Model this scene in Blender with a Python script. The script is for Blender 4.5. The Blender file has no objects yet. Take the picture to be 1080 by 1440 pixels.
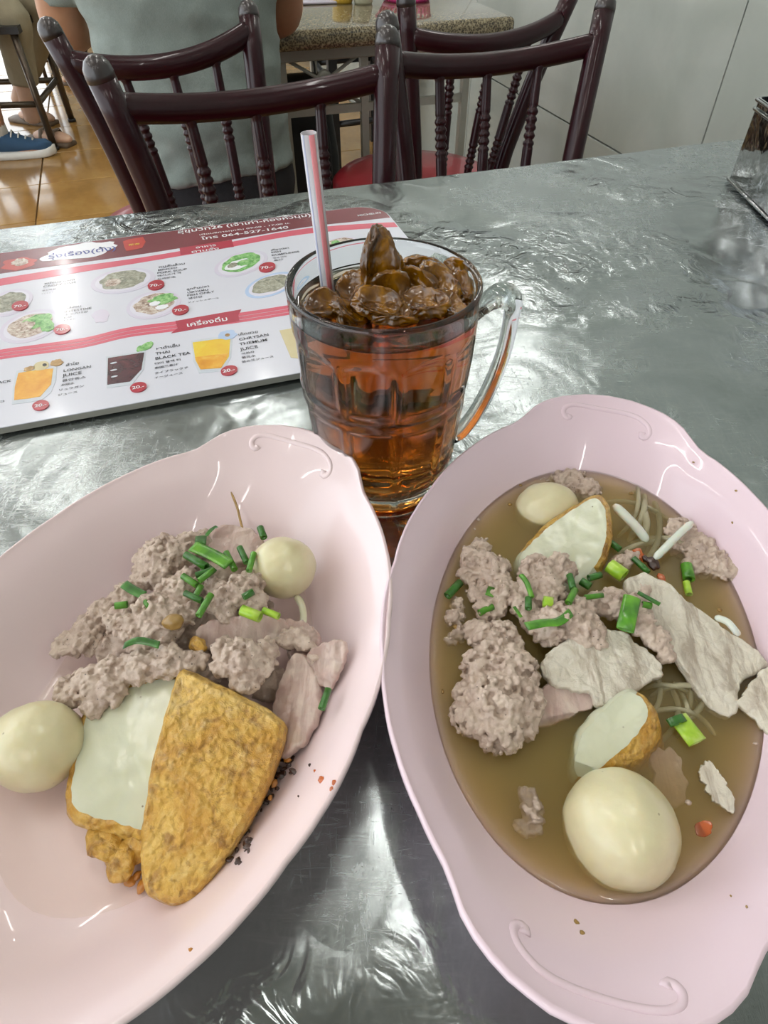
import bpy, bmesh, math, random
from mathutils import Vector, Matrix, Euler, noise
rnd = random.Random(7)
scene = bpy.context.scene
COL = scene.collection
V = Vector

# ---------------------------------------------------------------- camera
TILT = math.radians(46.5)      # below the horizon
FPX = 900.0                    # focal length in pixels of the 1080x1440 frame
EYE = V((0, 0, 1.02))
cd = bpy.data.cameras.new('camera')
cam = bpy.data.objects.new('camera', cd)
COL.objects.link(cam)
cam.location = EYE
cam.rotation_euler = (math.pi / 2 - TILT, 0, 0)
cd.sensor_width = 36
cd.lens = FPX / 1440 * 36
cd.clip_start = 0.01
cd.dof.use_dof = False
scene.camera = cam

# ---------------------------------------------------------------- world, exposure
vs = scene.view_settings
vs.view_transform = 'Standard'
vs.look = 'None'
vs.gamma = 1
vs.exposure = 0.12
vs.use_curve_mapping = False
scene.cycles.max_bounces = 14
scene.cycles.transmission_bounces = 12
scene.cycles.transparent_max_bounces = 16
scene.cycles.glossy_bounces = 6
scene.cycles.volume_bounces = 6
scene.cycles.sample_clamp_indirect = 6
w = bpy.data.worlds.new('daylight')
scene.world = w
w.use_nodes = True
bg = w.node_tree.nodes['Background']
bg.inputs[0].default_value = (0.90, 0.96, 1.0, 1)
bg.inputs[1].default_value = 2.5

# ---------------------------------------------------------------- helpers
def lin(h):
    h = h.lstrip('#')
    o = []
    for i in (0, 2, 4):
        c = int(h[i:i + 2], 16) / 255
        o.append(c / 12.92 if c <= .04045 else ((c + .055) / 1.055) ** 2.4)
    return (*o, 1)

def A(px, py, z):
    """world point on the level plane z seen at a photo pixel"""
    l = (px - 540) / FPX
    u = (720 - py) / FPX
    d = V((l, math.cos(TILT) + u * math.sin(TILT), -math.sin(TILT) + u * math.cos(TILT)))
    return EYE + d * ((z - EYE.z) / d.z)

def PXM(px, py, z):
    """metres per photo pixel there"""
    u = (720 - py) / FPX
    return (EYE.z - z) / (math.sin(TILT) - u * math.cos(TILT)) / FPX

RA = math.radians(18.2)          # the room's axes against the camera heading
UX = V((math.cos(RA), math.sin(RA), 0))
VX = V((-math.sin(RA), math.cos(RA), 0))
def UV(u, v, z=0.0):
    return UX * u + VX * v + V((0, 0, z))

WL = {}
def thing(name, label, cat, loc, group=None):
    o = bpy.data.objects.new(name, None)
    o.empty_display_size = .02
    COL.objects.link(o)
    o.location = loc
    WL[o.name] = V(loc)
    o['label'] = label
    o['category'] = cat
    if group: o['group'] = group
    return o

def tag(o, label, cat, group=None):
    o['label'] = label
    o['category'] = cat
    if group: o['group'] = group
    return o

class MB:
    def __init__(s):
        s.v = []; s.f = []
    def add(s, vs_, fs):
        b = len(s.v)
        s.v += [V(p) for p in vs_]
        s.f += [tuple(b + i for i in f) for f in fs]
        return s
    def box(s, c, size, m=None):
        x, y, z = (k / 2 for k in size)
        P = [V((i, j, k)) for k in (-z, z) for j in (-y, y) for i in (-x, x)]
        if m is not None: P = [m @ p for p in P]
        return s.add([V(c) + p for p in P], [(0, 2, 3, 1), (4, 5, 7, 6), (0, 1, 5, 4), (2, 6, 7, 3), (0, 4, 6, 2), (1, 3, 7, 5)])
    def rbox(s, c, size, b, seg=2, m=None):
        bm = bmesh.new()
        bmesh.ops.create_cube(bm, size=1)
        for v in bm.verts: v.co = V((v.co.x * size[0], v.co.y * size[1], v.co.z * size[2]))
        bmesh.ops.bevel(bm, geom=list(bm.edges), offset=b, segments=seg, profile=.5, affect='EDGES')
        bm.verts.index_update()
        P = [v.co.copy() for v in bm.verts]
        if m is not None: P = [m @ p for p in P]
        s.add([V(c) + p for p in P], [[v.index for v in f.verts] for f in bm.faces])
        bm.free()
        return s
    def loft(s, rings, cap=True, closed=True):
        n = len(rings[0]); b = len(s.v)
        for r in rings: s.v += [V(p) for p in r]
        for i in range(len(rings) - 1):
            for j in range(n if closed else n - 1):
                k = (j + 1) % n
                s.f.append((b + i * n + j, b + i * n + k, b + (i + 1) * n + k, b + (i + 1) * n + j))
        if cap:
            s.f.append(tuple(b + j for j in range(n))[::-1])
            s.f.append(tuple(b + (len(rings) - 1) * n + j for j in range(n)))
        return s
    def tube(s, path, rad, n=10, cap=True, up=None):
        path = [V(p) for p in path]
        if not isinstance(rad, (list, tuple)): rad = [rad] * len(path)
        rings = []; a = None
        for i, p in enumerate(path):
            t = (path[min(i + 1, len(path) - 1)] - path[max(i - 1, 0)]).normalized()
            if a is None:
                a = V(up) if up is not None else (V((0, 0, 1)) if abs(t.z) < .9 else V((1, 0, 0)))
            a = (a - t * a.dot(t)).normalized()
            c = t.cross(a)
            ra, rb = rad[i] if isinstance(rad[i], (list, tuple)) else (rad[i], rad[i])
            rings.append([p + a * ra * math.cos(2 * math.pi * k / n) + c * rb * math.sin(2 * math.pi * k / n) for k in range(n)])
        return s.loft(rings, cap)
    def lathe(s, prof, n=32, c=(0, 0, 0), cap=False):
        c = V(c)
        return s.loft([[c + V((r * math.cos(2 * math.pi * k / n), r * math.sin(2 * math.pi * k / n), z)) for k in range(n)] for r, z in prof], cap)
    def ico(s, c, r, sub=2, m=None):
        bm = bmesh.new()
        bmesh.ops.create_icosphere(bm, subdivisions=sub, radius=1)
        bm.verts.index_update()
        if not isinstance(r, (list, tuple)): r = (r, r, r)
        P = [V((v.co.x * r[0], v.co.y * r[1], v.co.z * r[2])) for v in bm.verts]
        if m is not None: P = [m @ p for p in P]
        s.add([V(c) + p for p in P], [[v.index for v in f.verts] for f in bm.faces])
        bm.free()
        return s
    def poly(s, pts, z=None):
        b = len(s.v); s.v += [V(p) for p in pts]
        s.f.append(tuple(range(b, b + len(pts))))
        return s
    def mesh(s, name):
        me = bpy.data.meshes.new(name)
        me.from_pydata([tuple(p) for p in s.v], [], s.f)
        me.update()
        return me
    def build(s, name, mat, parent=None, smooth=True, origin=None, remesh=None, sub=0, angle=None):
        return link(s.mesh(name), name, mat, parent, smooth, origin, remesh, sub, angle)

BENCH = bpy.data.scenes.new('bench')        # modifiers and lettering are worked out here, off the scene
def evaluated(o):
    BENCH.collection.objects.link(o)
    with bpy.context.temp_override(scene=BENCH, view_layer=BENCH.view_layers[0]):
        dg = bpy.context.evaluated_depsgraph_get()
        dg.update()
        me = bpy.data.meshes.new_from_object(o.evaluated_get(dg))
    BENCH.collection.objects.unlink(o)
    return me

def link(me, name, mat, parent=None, smooth=True, origin=None, remesh=None, sub=0, angle=None):
    """one mesh object; the vertices come in world space"""
    if remesh or sub:
        t = bpy.data.objects.new('tmp', me)
        if remesh:
            md = t.modifiers.new('r', 'REMESH'); md.mode = 'VOXEL'; md.voxel_size = remesh[0]
            if remesh[1]:
                sm = t.modifiers.new('s', 'SMOOTH'); sm.factor = .5; sm.iterations = remesh[1]
        if sub:
            sb = t.modifiers.new('b', 'SUBSURF'); sb.levels = sub; sb.render_levels = sub
        m2 = evaluated(t)
        bpy.data.objects.remove(t); bpy.data.meshes.remove(me)
        me = m2; me.name = name
    if parent is not None: org = WL[parent.name]
    elif origin is not None: org = V(origin)
    else:
        n = max(1, len(me.vertices))
        org = V((sum(v.co.x for v in me.vertices) / n, sum(v.co.y for v in me.vertices) / n, min(v.co.z for v in me.vertices)))
    me.transform(Matrix.Translation(-org))
    bm = bmesh.new(); bm.from_mesh(me)
    bmesh.ops.recalc_face_normals(bm, faces=list(bm.faces))
    bm.to_mesh(me); bm.free()
    me.materials.clear(); me.materials.append(mat)
    me.polygons.foreach_set('use_smooth', [smooth] * len(me.polygons))
    if smooth and angle:
        try: me.set_sharp_from_angle(angle=math.radians(angle))
        except Exception: pass
    o = bpy.data.objects.new(name, me)
    COL.objects.link(o)
    if parent is not None: o.parent = parent
    else: o.location = org
    WL[o.name] = org
    return o

# ---------------------------------------------------------------- materials
class NT:
    def __init__(s, name):
        s.m = bpy.data.materials.new(name); s.m.use_nodes = True
        s.t = s.m.node_tree
        s.p = s.t.nodes['Principled BSDF']
        s.out = s.t.nodes['Material Output']
        s._c = None
    def n(s, kind, **kw):
        x = s.t.nodes.new(kind)
        for k, v in kw.items():
            if k in x.inputs: x.inputs[k].default_value = v
            else: setattr(x, k, v)
        return x
    def l(s, a, b): s.t.links.new(a, b)
    def co(s):
        if s._c is None: s._c = s.n('ShaderNodeTexCoord').outputs['Object']
        return s._c
    def noise(s, scale, detail=3, rough=.5, dist=0, vec=None):
        x = s.n('ShaderNodeTexNoise'); x.inputs['Scale'].default_value = scale
        x.inputs['Detail'].default_value = detail; x.inputs['Roughness'].default_value = rough
        x.inputs['Distortion'].default_value = dist
        s.l(vec or s.co(), x.inputs['Vector'])
        return x.outputs['Fac']
    def voro(s, scale, feature='F1', vec=None, rand=1):
        x = s.n('ShaderNodeTexVoronoi'); x.feature = feature
        x.inputs['Scale'].default_value = scale; x.inputs['Randomness'].default_value = rand
        s.l(vec or s.co(), x.inputs['Vector'])
        return x.outputs['Distance']
    def ramp(s, fac, stops, interp='LINEAR'):
        x = s.n('ShaderNodeValToRGB'); e = x.color_ramp.elements
        x.color_ramp.interpolation = interp
        while len(e) < len(stops): e.new(.5)
        for k, (p, c) in enumerate(stops):
            e[k].position = p
            e[k].color = lin(c) if isinstance(c, str) else ((c, c, c, 1) if not isinstance(c, tuple) else c)
        s.l(fac, x.inputs[0])
        return x.outputs[0]
    def mix(s, fac, a, b, mode='MIX'):
        x = s.n('ShaderNodeMix'); x.data_type = 'RGBA'; x.blend_type = mode
        for v, i in ((fac, 0), (a, 6), (b, 7)):
            if isinstance(v, str): x.inputs[i].default_value = lin(v)
            elif isinstance(v, (int, float)) : x.inputs[i].default_value = v if i == 0 else (v, v, v, 1)
            elif isinstance(v, tuple): x.inputs[i].default_value = v
            else: s.l(v, x.inputs[i])
        return x.outputs[2]
    def math(s, op, a, b=0.0, clamp=False):
        x = s.n('ShaderNodeMath'); x.operation = op; x.use_clamp = clamp
        for i, v in ((0, a), (1, b)):
            if isinstance(v, (int, float)): x.inputs[i].default_value = v
            else: s.l(v, x.inputs[i])
        return x.outputs[0]
    def mapv(s, scale=(1, 1, 1), rot=(0, 0, 0), loc=(0, 0, 0), vec=None):
        x = s.n('ShaderNodeMapping')
        x.inputs['Scale'].default_value = scale; x.inputs['Rotation'].default_value = rot; x.inputs['Location'].default_value = loc
        s.l(vec or s.co(), x.inputs['Vector'])
        return x.outputs[0]
    def bump(s, h, strength=.3, dist=.001, normal=None):
        x = s.n('ShaderNodeBump'); x.inputs['Strength'].default_value = strength; x.inputs['Distance'].default_value = dist
        s.l(h, x.inputs['Height'])
        if normal is not None: s.l(normal, x.inputs['Normal'])
        s.l(x.outputs[0], s.p.inputs['Normal'])
        return x.outputs[0]
    def set(s, **kw):
        for k, v in kw.items():
            k = {'base': 'Base Color', 'rough': 'Roughness', 'metal': 'Metallic', 'trans': 'Transmission Weight', 'ior': 'IOR',
                 'sss': 'Subsurface Weight', 'sssr': 'Subsurface Radius', 'ssss': 'Subsurface Scale', 'coat': 'Coat Weight',
                 'coatr': 'Coat Roughness', 'alpha': 'Alpha', 'em': 'Emission Color', 'ems': 'Emission Strength', 'spec': 'Specular IOR Level'}[k]
            i = s.p.inputs[k]
            if isinstance(v, str): i.default_value = lin(v)
            elif isinstance(v, (int, float, tuple)): i.default_value = v
            else: s.l(v, i)
        return s

def plain(name, col, rough=.5, metal=0, var=.06, scale=40, **kw):
    """one colour with a little procedural unevenness"""
    n = NT(name)
    f = n.noise(scale, 4)
    c = lin(col)
    d = tuple(x * (1 - var * 2) for x in c[:3]) + (1,)
    b = tuple(min(1, x * (1 + var)) for x in c[:3]) + (1,)
    n.set(base=n.mix(f, d, b), rough=rough, metal=metal, **kw)
    return n.m

def cr(pts, n, closed=False):
    """Catmull-Rom through points"""
    P = [V(p) for p in pts]; N = len(P); out = []
    segs = N if closed else N - 1
    for i in range(segs):
        g = (lambda k: P[k % N]) if closed else (lambda k: P[max(0, min(N - 1, k))])
        a, b, c, d = g(i - 1), g(i), g(i + 1), g(i + 2)
        for k in range(n):
            t = k / n
            out.append(.5 * ((2 * b) + (c - a) * t + (2 * a - 5 * b + 4 * c - d) * t * t + (3 * b - a - 3 * c + d) * t ** 3))
    if not closed: out.append(P[-1])
    return out

def resample(pts, n, closed=True):
    P = list(pts) + ([pts[0]] if closed else [])
    L = [0]
    for a, b in zip(P, P[1:]): L.append(L[-1] + (b - a).length)
    out = []; j = 0
    m = n if closed else n - 1
    for k in range(n):
        d = L[-1] * k / m
        while j < len(L) - 2 and L[j + 1] < d: j += 1
        t = (d - L[j]) / max(1e-9, L[j + 1] - L[j])
        out.append(P[j].lerp(P[j + 1], min(1, t)))
    return out

def sstep(a, b, x):
    t = max(0, min(1, (x - a) / (b - a)))
    return t * t * (3 - 2 * t)
# ---------------------------------------------------------------- materials of the setting
def m_wall():
    n = NT('grey_wall_tile')
    f = n.noise(3, 5, .6, .4); g = n.noise(22, 4)
    c = n.ramp(f, [(.25, '#969c94'), (.55, '#a2a7a0'), (.8, '#abb0a8')])
    n.set(base=n.mix(n.math('MULTIPLY', g, .25), c, '#8a908a'), rough=.14, spec=.5)
    return n.m
def m_floor():
    n = NT('orange_brown_floor_tile')
    f = n.noise(2.2, 5, .65, .6); g = n.noise(40, 3)
    c = n.ramp(f, [(.28, '#8a6632'), (.5, '#a87f45'), (.75, '#bd9658')])
    n.set(base=n.mix(n.math('MULTIPLY', g, .3), c, '#7c5a2c'), rough=.16, coat=.3, coatr=.08)
    return n.m
def m_steel_top():
    n = NT('scratched_stainless_steel')
    base = n.co()
    # fine curled scratches in patches
    w1 = n.noise(9, 3, .6, 1.6)
    sc1 = n.noise(150, 6, .75, 2.2, n.mapv((1, .22, 1), (0, 0, .5)))
    sc2 = n.noise(190, 5, .7, 2.6, n.mapv((.2, 1, 1), (0, 0, -.3)))
    sc = n.math('MAXIMUM', n.math('POWER', sc1, 2.5), n.math('POWER', sc2, 2.5))
    patch = n.ramp(n.noise(5, 3, .55, .5), [(.34, 0.0), (.58, 1.0)])
    f = n.math('MULTIPLY', sc, patch)
    col = n.mix(n.math('MULTIPLY', f, 1.5, True), '#989f9f', '#dbe1e1')
    mot = n.noise(26, 5, .7, 1.2)
    col = n.mix(n.math('MULTIPLY', mot, .5), col, '#757c7d')
    n.set(base=col, metal=.93)
    r = n.math('ADD', .075, n.math('MULTIPLY', w1, .13))
    n.set(rough=n.math('ADD', r, n.math('MULTIPLY', f, .55)))
    # dents and waves of the sheet
    wave = n.noise(16, 2, .5, .8)
    big = n.noise(5, 2, .5, .4)
    b1 = n.n('ShaderNodeBump'); b1.inputs['Strength'].default_value = .9; b1.inputs['Distance'].default_value = .008
    n.l(n.math('ADD', n.math('MULTIPLY', wave, .30), n.math('MULTIPLY', big, .8)), b1.inputs['Height'])
    # crinkles of the thin sheet, in patches
    ck = n.math('MULTIPLY', n.noise(42, 3, .5, 1.4), n.ramp(n.noise(6.5, 2, .5, .6), [(.48, 0.0), (.62, 1.0)]))
    b2 = n.n('ShaderNodeBump'); b2.inputs['Strength'].default_value = 1.0; b2.inputs['Distance'].default_value = .0042
    n.l(ck, b2.inputs['Height']); n.l(b1.outputs[0], b2.inputs['Normal'])
    n.bump(n.math('ADD', sc1, sc2), .14, .0003, b2.outputs[0])
    return n.m
M = {}
M['wall'] = m_wall()
M['floor'] = m_floor()
M['grout'] = plain('dark_grout', '#8a6d40', .8)
M['wallgap'] = plain('grey_wall_joint', '#5c5f59', .8)
M['ceiling'] = plain('grey_ceiling_paint', '#a4a6a2', .8, scale=3)
M['steeltop'] = m_steel_top()
M['steel'] = plain('brushed_steel', '#a8a8a4', .3, 1, scale=60)
M['fixture'] = plain('white_lamp_housing', '#eeeeee', .4)
def m_tube():
    n = NT('fluorescent_tube'); n.set(base='#ffffff', em=(1, .975, .93, 1), ems=TUBE)
    return n.m
TUBE = 34.0
M['tube'] = m_tube()

def struct(o, label=None):
    o['kind'] = 'structure'
    return o

WALLU = 1.12
FZ = 0.0
RM = Matrix.Rotation(RA, 3, 'Z')
# floor: a bed with glossy tiles laid where the photo shows them
b = MB(); b.box(UV(-1.3, 2.0, -.056), (5.0, 12.4, .1), RM)
floor = struct(b.build('floor', M['grout'], smooth=False, origin=(0, 0, 0)))
tm = None
T = .40
for i in range(10):
    for j in range(13):
        u = WALLU - .01 - T * (i + .5); v = 1.2 + T * (j + .5)
        if tm is None:
            q = MB(); q.rbox((0, 0, -.002), (T - .005, T - .005, .012), .0015, 1, RM)
            o = q.build('floor_tile', M['floor'], floor, smooth=False)
            tm = o.data
        else:
            o = bpy.data.objects.new('floor_tile', tm); COL.objects.link(o); o.parent = floor
        o.location = UV(u, v, 0)
for (u0, u1, v0, v1) in ((-3.8, WALLU, -4.2, 1.2), (-3.8, WALLU, 6.4, 8.2), (-3.8, WALLU - 4.01, 1.2, 6.4)):
    q = MB(); q.box(UV((u0 + u1) / 2, (v0 + v1) / 2, -.003), (u1 - u0 - .004, v1 - v0 - .004, .01), RM)
    q.build('floor_slab', M['floor'], floor, smooth=False)
# right wall with large tiles
b = MB(); b.box(UV(WALLU + .062, 2.5, 1.5), (.1, 13.4, 3.0), RM)
wall = struct(b.build('wall_right', M['wallgap'], smooth=False, origin=(0, 0, 0)))
tm = None
for i in range(-4, 7):
    for k in range(5):
        c = UV(WALLU + .006, 1.228 + 1.2 * (i + .5), .47 - .6 + .6 * (k + .5))
        if tm is None:
            q = MB(); q.rbox((0, 0, 0), (.012, 1.1965, .5965), .001, 1, RM)
            o = q.build('wall_tile', M['wall'], wall, smooth=False); tm = o.data
            o.location = (0, 0, 0); base_c = None
        else:
            o = bpy.data.objects.new('wall_tile', tm); COL.objects.link(o); o.parent = wall
        o.location = c
# ceiling, wall behind the diner
b = MB(); b.box(UV(-.9, 1.5, 3.05), (4.2, 11.4, .1), RM)
struct(b.build('ceiling', M['ceiling'], smooth=False))
b = MB(); b.box(UV(-.9, -4.25, 1.5), (4.2, .1, 3.0), RM)
struct(b.build('wall_back', M['wall'], smooth=False))
b = MB(); b.box(UV(.25, 6.3, 1.5), (1.72, .1, 3.0), RM)  # unseen wall, added to keep far daylight off the granite and floor
struct(b.build('wall_far_added', M['wall'], smooth=False))
# ceiling lamps
def lamp(u, v, txt):
    t = thing('ceiling_lamp', txt, 'lamp', UV(u, v, 2.9), 'fluorescent battens on the ceiling')
    q = MB(); q.rbox(UV(u, v, 2.975), (.09, 1.26, .05), .006, 2, RM); q.build('housing', M['fixture'], t, smooth=False)
    q = MB(); q.tube([UV(u, v - .6, 2.925), UV(u, v + .6, 2.925)], .02, 12); q.build('tube', M['tube'], t)
    for s in (-1, 1):
        q = MB(); q.box(UV(u, v + s * .605, 2.94), (.05, .02, .06), RM); q.build('socket', M['fixture'], t, smooth=False)
for u in (-2.1, -.9, .35):
    for v in (-1.6, .9, 3.0, 5.2):
        lamp(u, v, 'white fluorescent batten lamp on the ceiling above the dining tables')

def added_wall_lamp(v, z):  # unseen lamp, added to give the steel top its glints
    t = thing('added_wall_lamp', 'added batten lamp out of view on the tiled wall, for glints on the steel table', 'lamp', UV(WALLU - .05, v, z))
    q = MB(); q.rbox(UV(WALLU - .026, v, z), (.05, .66, .09), .006, 2, RM); q.build('housing', M['fixture'], t, smooth=False)
    q = MB(); q.tube([UV(WALLU - .075, v - .3, z), UV(WALLU - .075, v + .3, z)], .012, 12); q.build('tube', M['tube'], t)
    for s in (-1, 1):
        q = MB(); q.box(UV(WALLU - .065, v + s * .305, z), (.05, .02, .05), RM); q.build('socket', M['fixture'], t, smooth=False)
added_wall_lamp(1.8, 1.9)

# ---------------------------------------------------------------- the steel dining table
TU0, TU1, TV0, TV1 = -.62, .98, -.06, .735
def steel_table():
    c = UV((TU0 + TU1) / 2, (TV0 + TV1) / 2)
    t = thing('dining_table', 'stainless steel dining table with scratched wavy top under the bowls', 'table', c)
    n = 120; m = 70
    q = MB()
    def h(u, v):
        p = V((u * 5, v * 5, 0))
        e = .0008 * noise.noise(p) + .00045 * noise.noise(p * 3.1)
        return e
    rows = []
    for j in range(m + 1):
        v = TV0 + (TV1 - TV0) * j / m
        rows.append([UV(TU0 + (TU1 - TU0) * i / n, v, .7492 + h(TU0 + (TU1 - TU0) * i / n, v)) for i in range(n + 1)])
    # folded edge
    def edge(k):
        out = []
        for j, i in ring:
            p = rows[j][i]
            u = TU0 + (TU1 - TU0) * i / n; v = TV0 + (TV1 - TV0) * j / m
            du = (-1 if i == 0 else 1 if i == n else 0); dv = (-1 if j == 0 else 1 if j == m else 0)
            wob = .0012 * noise.noise(V((u * 14, v * 14, 3)))
            off, dz = ((.003, -.001), (.0045, -.004), (.0045, -.034), (-.012, -.036))[k]
            out.append(p + UX * du * (off + wob) + VX * dv * (off + wob) + V((0, 0, dz)))
        return out
    q.loft(rows, cap=False, closed=False)
    ring = [(0, i) for i in range(n + 1)] + [(j, n) for j in range(1, m + 1)] + [(m, i) for i in range(n - 1, -1, -1)] + [(j, 0) for j in range(m - 1, 0, -1)]
    q.loft([[rows[j][i] for j, i in ring]] + [edge(k) for k in range(4)], cap=False)
    q.build('tabletop', M['steeltop'], t)
    q = MB(); q.box(UV((TU0 + TU1) / 2, (TV0 + TV1) / 2, .722), (TU1 - TU0 - .03, TV1 - TV0 - .03, .02), RM)
    q.build('underframe', M['steel'], t, smooth=False)
    for u in (TU0 + .06, TU1 - .06):
        for v in (TV0 + .06, TV1 - .06):
            q = MB(); q.tube([UV(u, v, .715), UV(u, v, .005)], .018, 12); q.build('leg', M['steel'], t)
    return t
steel_table()
# ---------------------------------------------------------------- pink melamine bowls
def m_pink(name, a, b_):
    n = NT(name)
    f = n.noise(14, 3)
    n.set(base=n.mix(f, a, b_), rough=.3, coat=.5, coatr=.035)
    return n.m
M['pink'] = m_pink('lavender_pink_melamine', '#dfc8d2', '#e5cfd9')
M['pink_warmlit'] = m_pink('pink_melamine_warm_light', '#e6d0d2', '#ecd8d9')  # same pink melamine, warmer light on the left bowl put into the colour
TZ = .750
RT = [(0, 90), (10, 91.5), (20, 93.5), (30, 96.5), (40, 102), (50, 108.5), (60, 116), (65, 120.5), (68, 123.5), (70, 127), (72.5, 132), (76, 137), (80, 140.5), (85, 143.5), (90, 144.5)]
def rtab(ph):
    d = abs(math.degrees(ph)) % 180
    d = 180 - d if d > 90 else d
    for (a, ra), (b_, rb) in zip(RT, RT[1:]):
        if d <= b_: return (ra + (rb - ra) * (d - a) / (b_ - a)) / 1000
    return RT[-1][1] / 1000
def rell(ph):
    return 1 / math.sqrt((math.cos(ph) / .0935) ** 2 + (math.sin(ph) / .143) ** 2)
PROF = [(0, .0085), (.2, .0085), (.42, .0085), (.54, .0092), (.63, .0125), (.70, .0185), (.77, .0270), (.84, .0350), (.90, .0408), (.95, .0445), (.985, .0472), (1.0, .0488)]
UNDER = [(1.012, .0482), (1.014, .0462), (1.005, .0445), (.95, .0408), (.88, .0345), (.80, .026), (.72, .0165), (.66, .009), (.62, .0042), (.60, .0006), (.575, .0004), (.56, .004), (.4, .0045), (.0, .0045)]
def hprof(k):
    for (a, za), (b_, zb) in zip(PROF, PROF[1:]):
        if k <= b_:
            t = (k - a) / (b_ - a)
            return za + (zb - za) * t
    return PROF[-1][1]
def outline(ph, k):
    s = sstep(.72, 1, k)
    return k * (rell(ph) * (1 - s) + rtab(ph) * s)
class Bowl:
    def __init__(s, c, a, mat): s.mat = mat; s.c = V((c[0], c[1], TZ)); s.a = a
    def W(s, ph, k, z):
        r = outline(ph, k)
        x, y = r * math.cos(ph), r * math.sin(ph)
        ca, sa = math.cos(s.a), math.sin(s.a)
        return s.c + V((x * ca - y * sa, x * sa + y * ca, z))
    def k_at(s, p):
        d = p - s.c
        ca, sa = math.cos(s.a), math.sin(s.a)
        x, y = d.x * ca + d.y * sa, -d.x * sa + d.y * ca
        ph = math.atan2(y, x); r = math.hypot(x, y)
        lo, hi = 0, 1.3
        for _ in range(20):
            m = (lo + hi) / 2
            if outline(ph, m) < r: lo = m
            else: hi = m
        return lo
    def z(s, p):
        return TZ + hprof(min(1, s.k_at(p)))
    def drop(s, px, py, lift=0.0):
        """where the pixel's sight line meets the inside of the bowl"""
        z = TZ + .02
        for _ in range(12):
            p = A(px, py, z + lift); z = z * .4 + s.z(p) * .6
        return A(px, py, z + lift)
    def smooth_prof(s):
        pts = [V((k, z, 0)) for k, z in PROF]
        return [(p.x, p.y) for p in cr(pts, 3)]
    def build(s, label):
        t = thing('noodle_bowl', label, 'bowl', s.c, 'pink noodle bowls')
        N = 144; q = MB()
        rings = []
        prof = s.smooth_prof()[1:] + [(p.x, p.y) for p in cr([V((k, z, 0)) for k, z in UNDER], 2)][:-1]
        for k, z in prof:
            ring = []
            for j in range(N):
                ph = 2 * math.pi * j / N
                # lobed ends stand a little higher, the notches beside them dip
                d = abs(math.degrees(ph)) % 180; d = 180 - d if d > 90 else d
                e = .0022 * sstep(66, 78, d) * sstep(.8, 1, k) - .0012 * math.exp(-((d - 66) / 3.5) ** 2) * sstep(.85, 1, k)
                ring.append(s.W(ph, min(k, 1.0) if k <= 1 else k, z + e))
            rings.append(ring)
        q.loft(rings, cap=True)
        q.build('bowl_body', M[s.mat], t)
        # raised scrolls on the two ends
        for s_ in (0, math.pi):
            pts = []
            for px, py in ((738, 1313), (739, 1302), (730, 1297), (722, 1304), (724, 1320), (733, 1338), (755, 1364), (790, 1386), (840, 1405), (890, 1419), (930, 1424), (952, 1416), (957, 1400), (950, 1387), (940, 1382), (936, 1390)):
                p = A(px, py, TZ + .0445) - V((.0928, .1583, TZ))
                ca, sa = math.cos(-.2456), math.sin(-.2456)
                x, y = p.x * ca + p.y * sa, -p.x * sa + p.y * ca
                ph = math.atan2(y, x); r = math.hypot(x, y); k = .9
                for _ in range(30): k += (r - outline(ph, k)) * 6
                pts.append((ph + s_, min(k, .97)))
            P = []
            for ph, k in pts:
                z = hprof(k)
                d = abs(math.degrees(ph)) % 180; d = 180 - d if d > 90 else d
                z += .0022 * sstep(66, 78, d) * sstep(.8, 1, k)
                P.append(s.W(ph, k, z - .0003))
            P = resample(cr(P, 4), 60, False)
            q = MB(); q.tube(P, [(.0010, .0015 + .0006 * math.exp(-(min(i, 59 - i) / 4) ** 2)) for i in range(60)], 8, up=(0, 0, 1))
            q.build('scroll_relief', M[s.mat], t)
        return t
BR = Bowl((.0928, .1583), -.2456, 'pink')
BL = Bowl((-.0935, .1334), -.347, 'pink_warmlit')
BR.build('pink boat-shaped bowl with lobed rim holding the noodle soup')
BL.build('pink boat-shaped bowl with lobed rim holding the dry noodles without soup')
# ---------------------------------------------------------------- glass mug of longan tea
def m_glass(name, col='#ffffff', rough=.0, ior=1.5):
    n = NT(name); n.set(base=col, rough=rough, trans=1, ior=ior)
    return n.m
M['glass'] = m_glass('clear_glass', '#f4faf8', .01)
def m_tea():
    n = NT('amber_tea'); n.set(base='#ffffff', rough=0, trans=1, ior=1.34)
    va = n.n('ShaderNodeVolumeAbsorption')
    va.inputs['Color'].default_value = (.86, .60, .12, 1); va.inputs['Density'].default_value = 78
    n.l(va.outputs[0], n.out.inputs['Volume'])
    return n.m
M['tea'] = m_tea()
MC = V((0, .2855, TZ + .0006))
MR = [(.0345, .0), (.0358, .003), (.0362, .008), (.0375, .013), (.0398, .021), (.0411, .04), (.0430, .059), (.0437, .0715), (.0452, .09), (.0458, .108), (.0460, .116), (.0462, .121), (.0464, .125)]
def mr(z):
    for (ra, za), (rb, zb) in zip(MR, MR[1:]):
        if z <= zb: return ra + (rb - ra) * (z - za) / (zb - za)
    return MR[-1][0]
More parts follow.
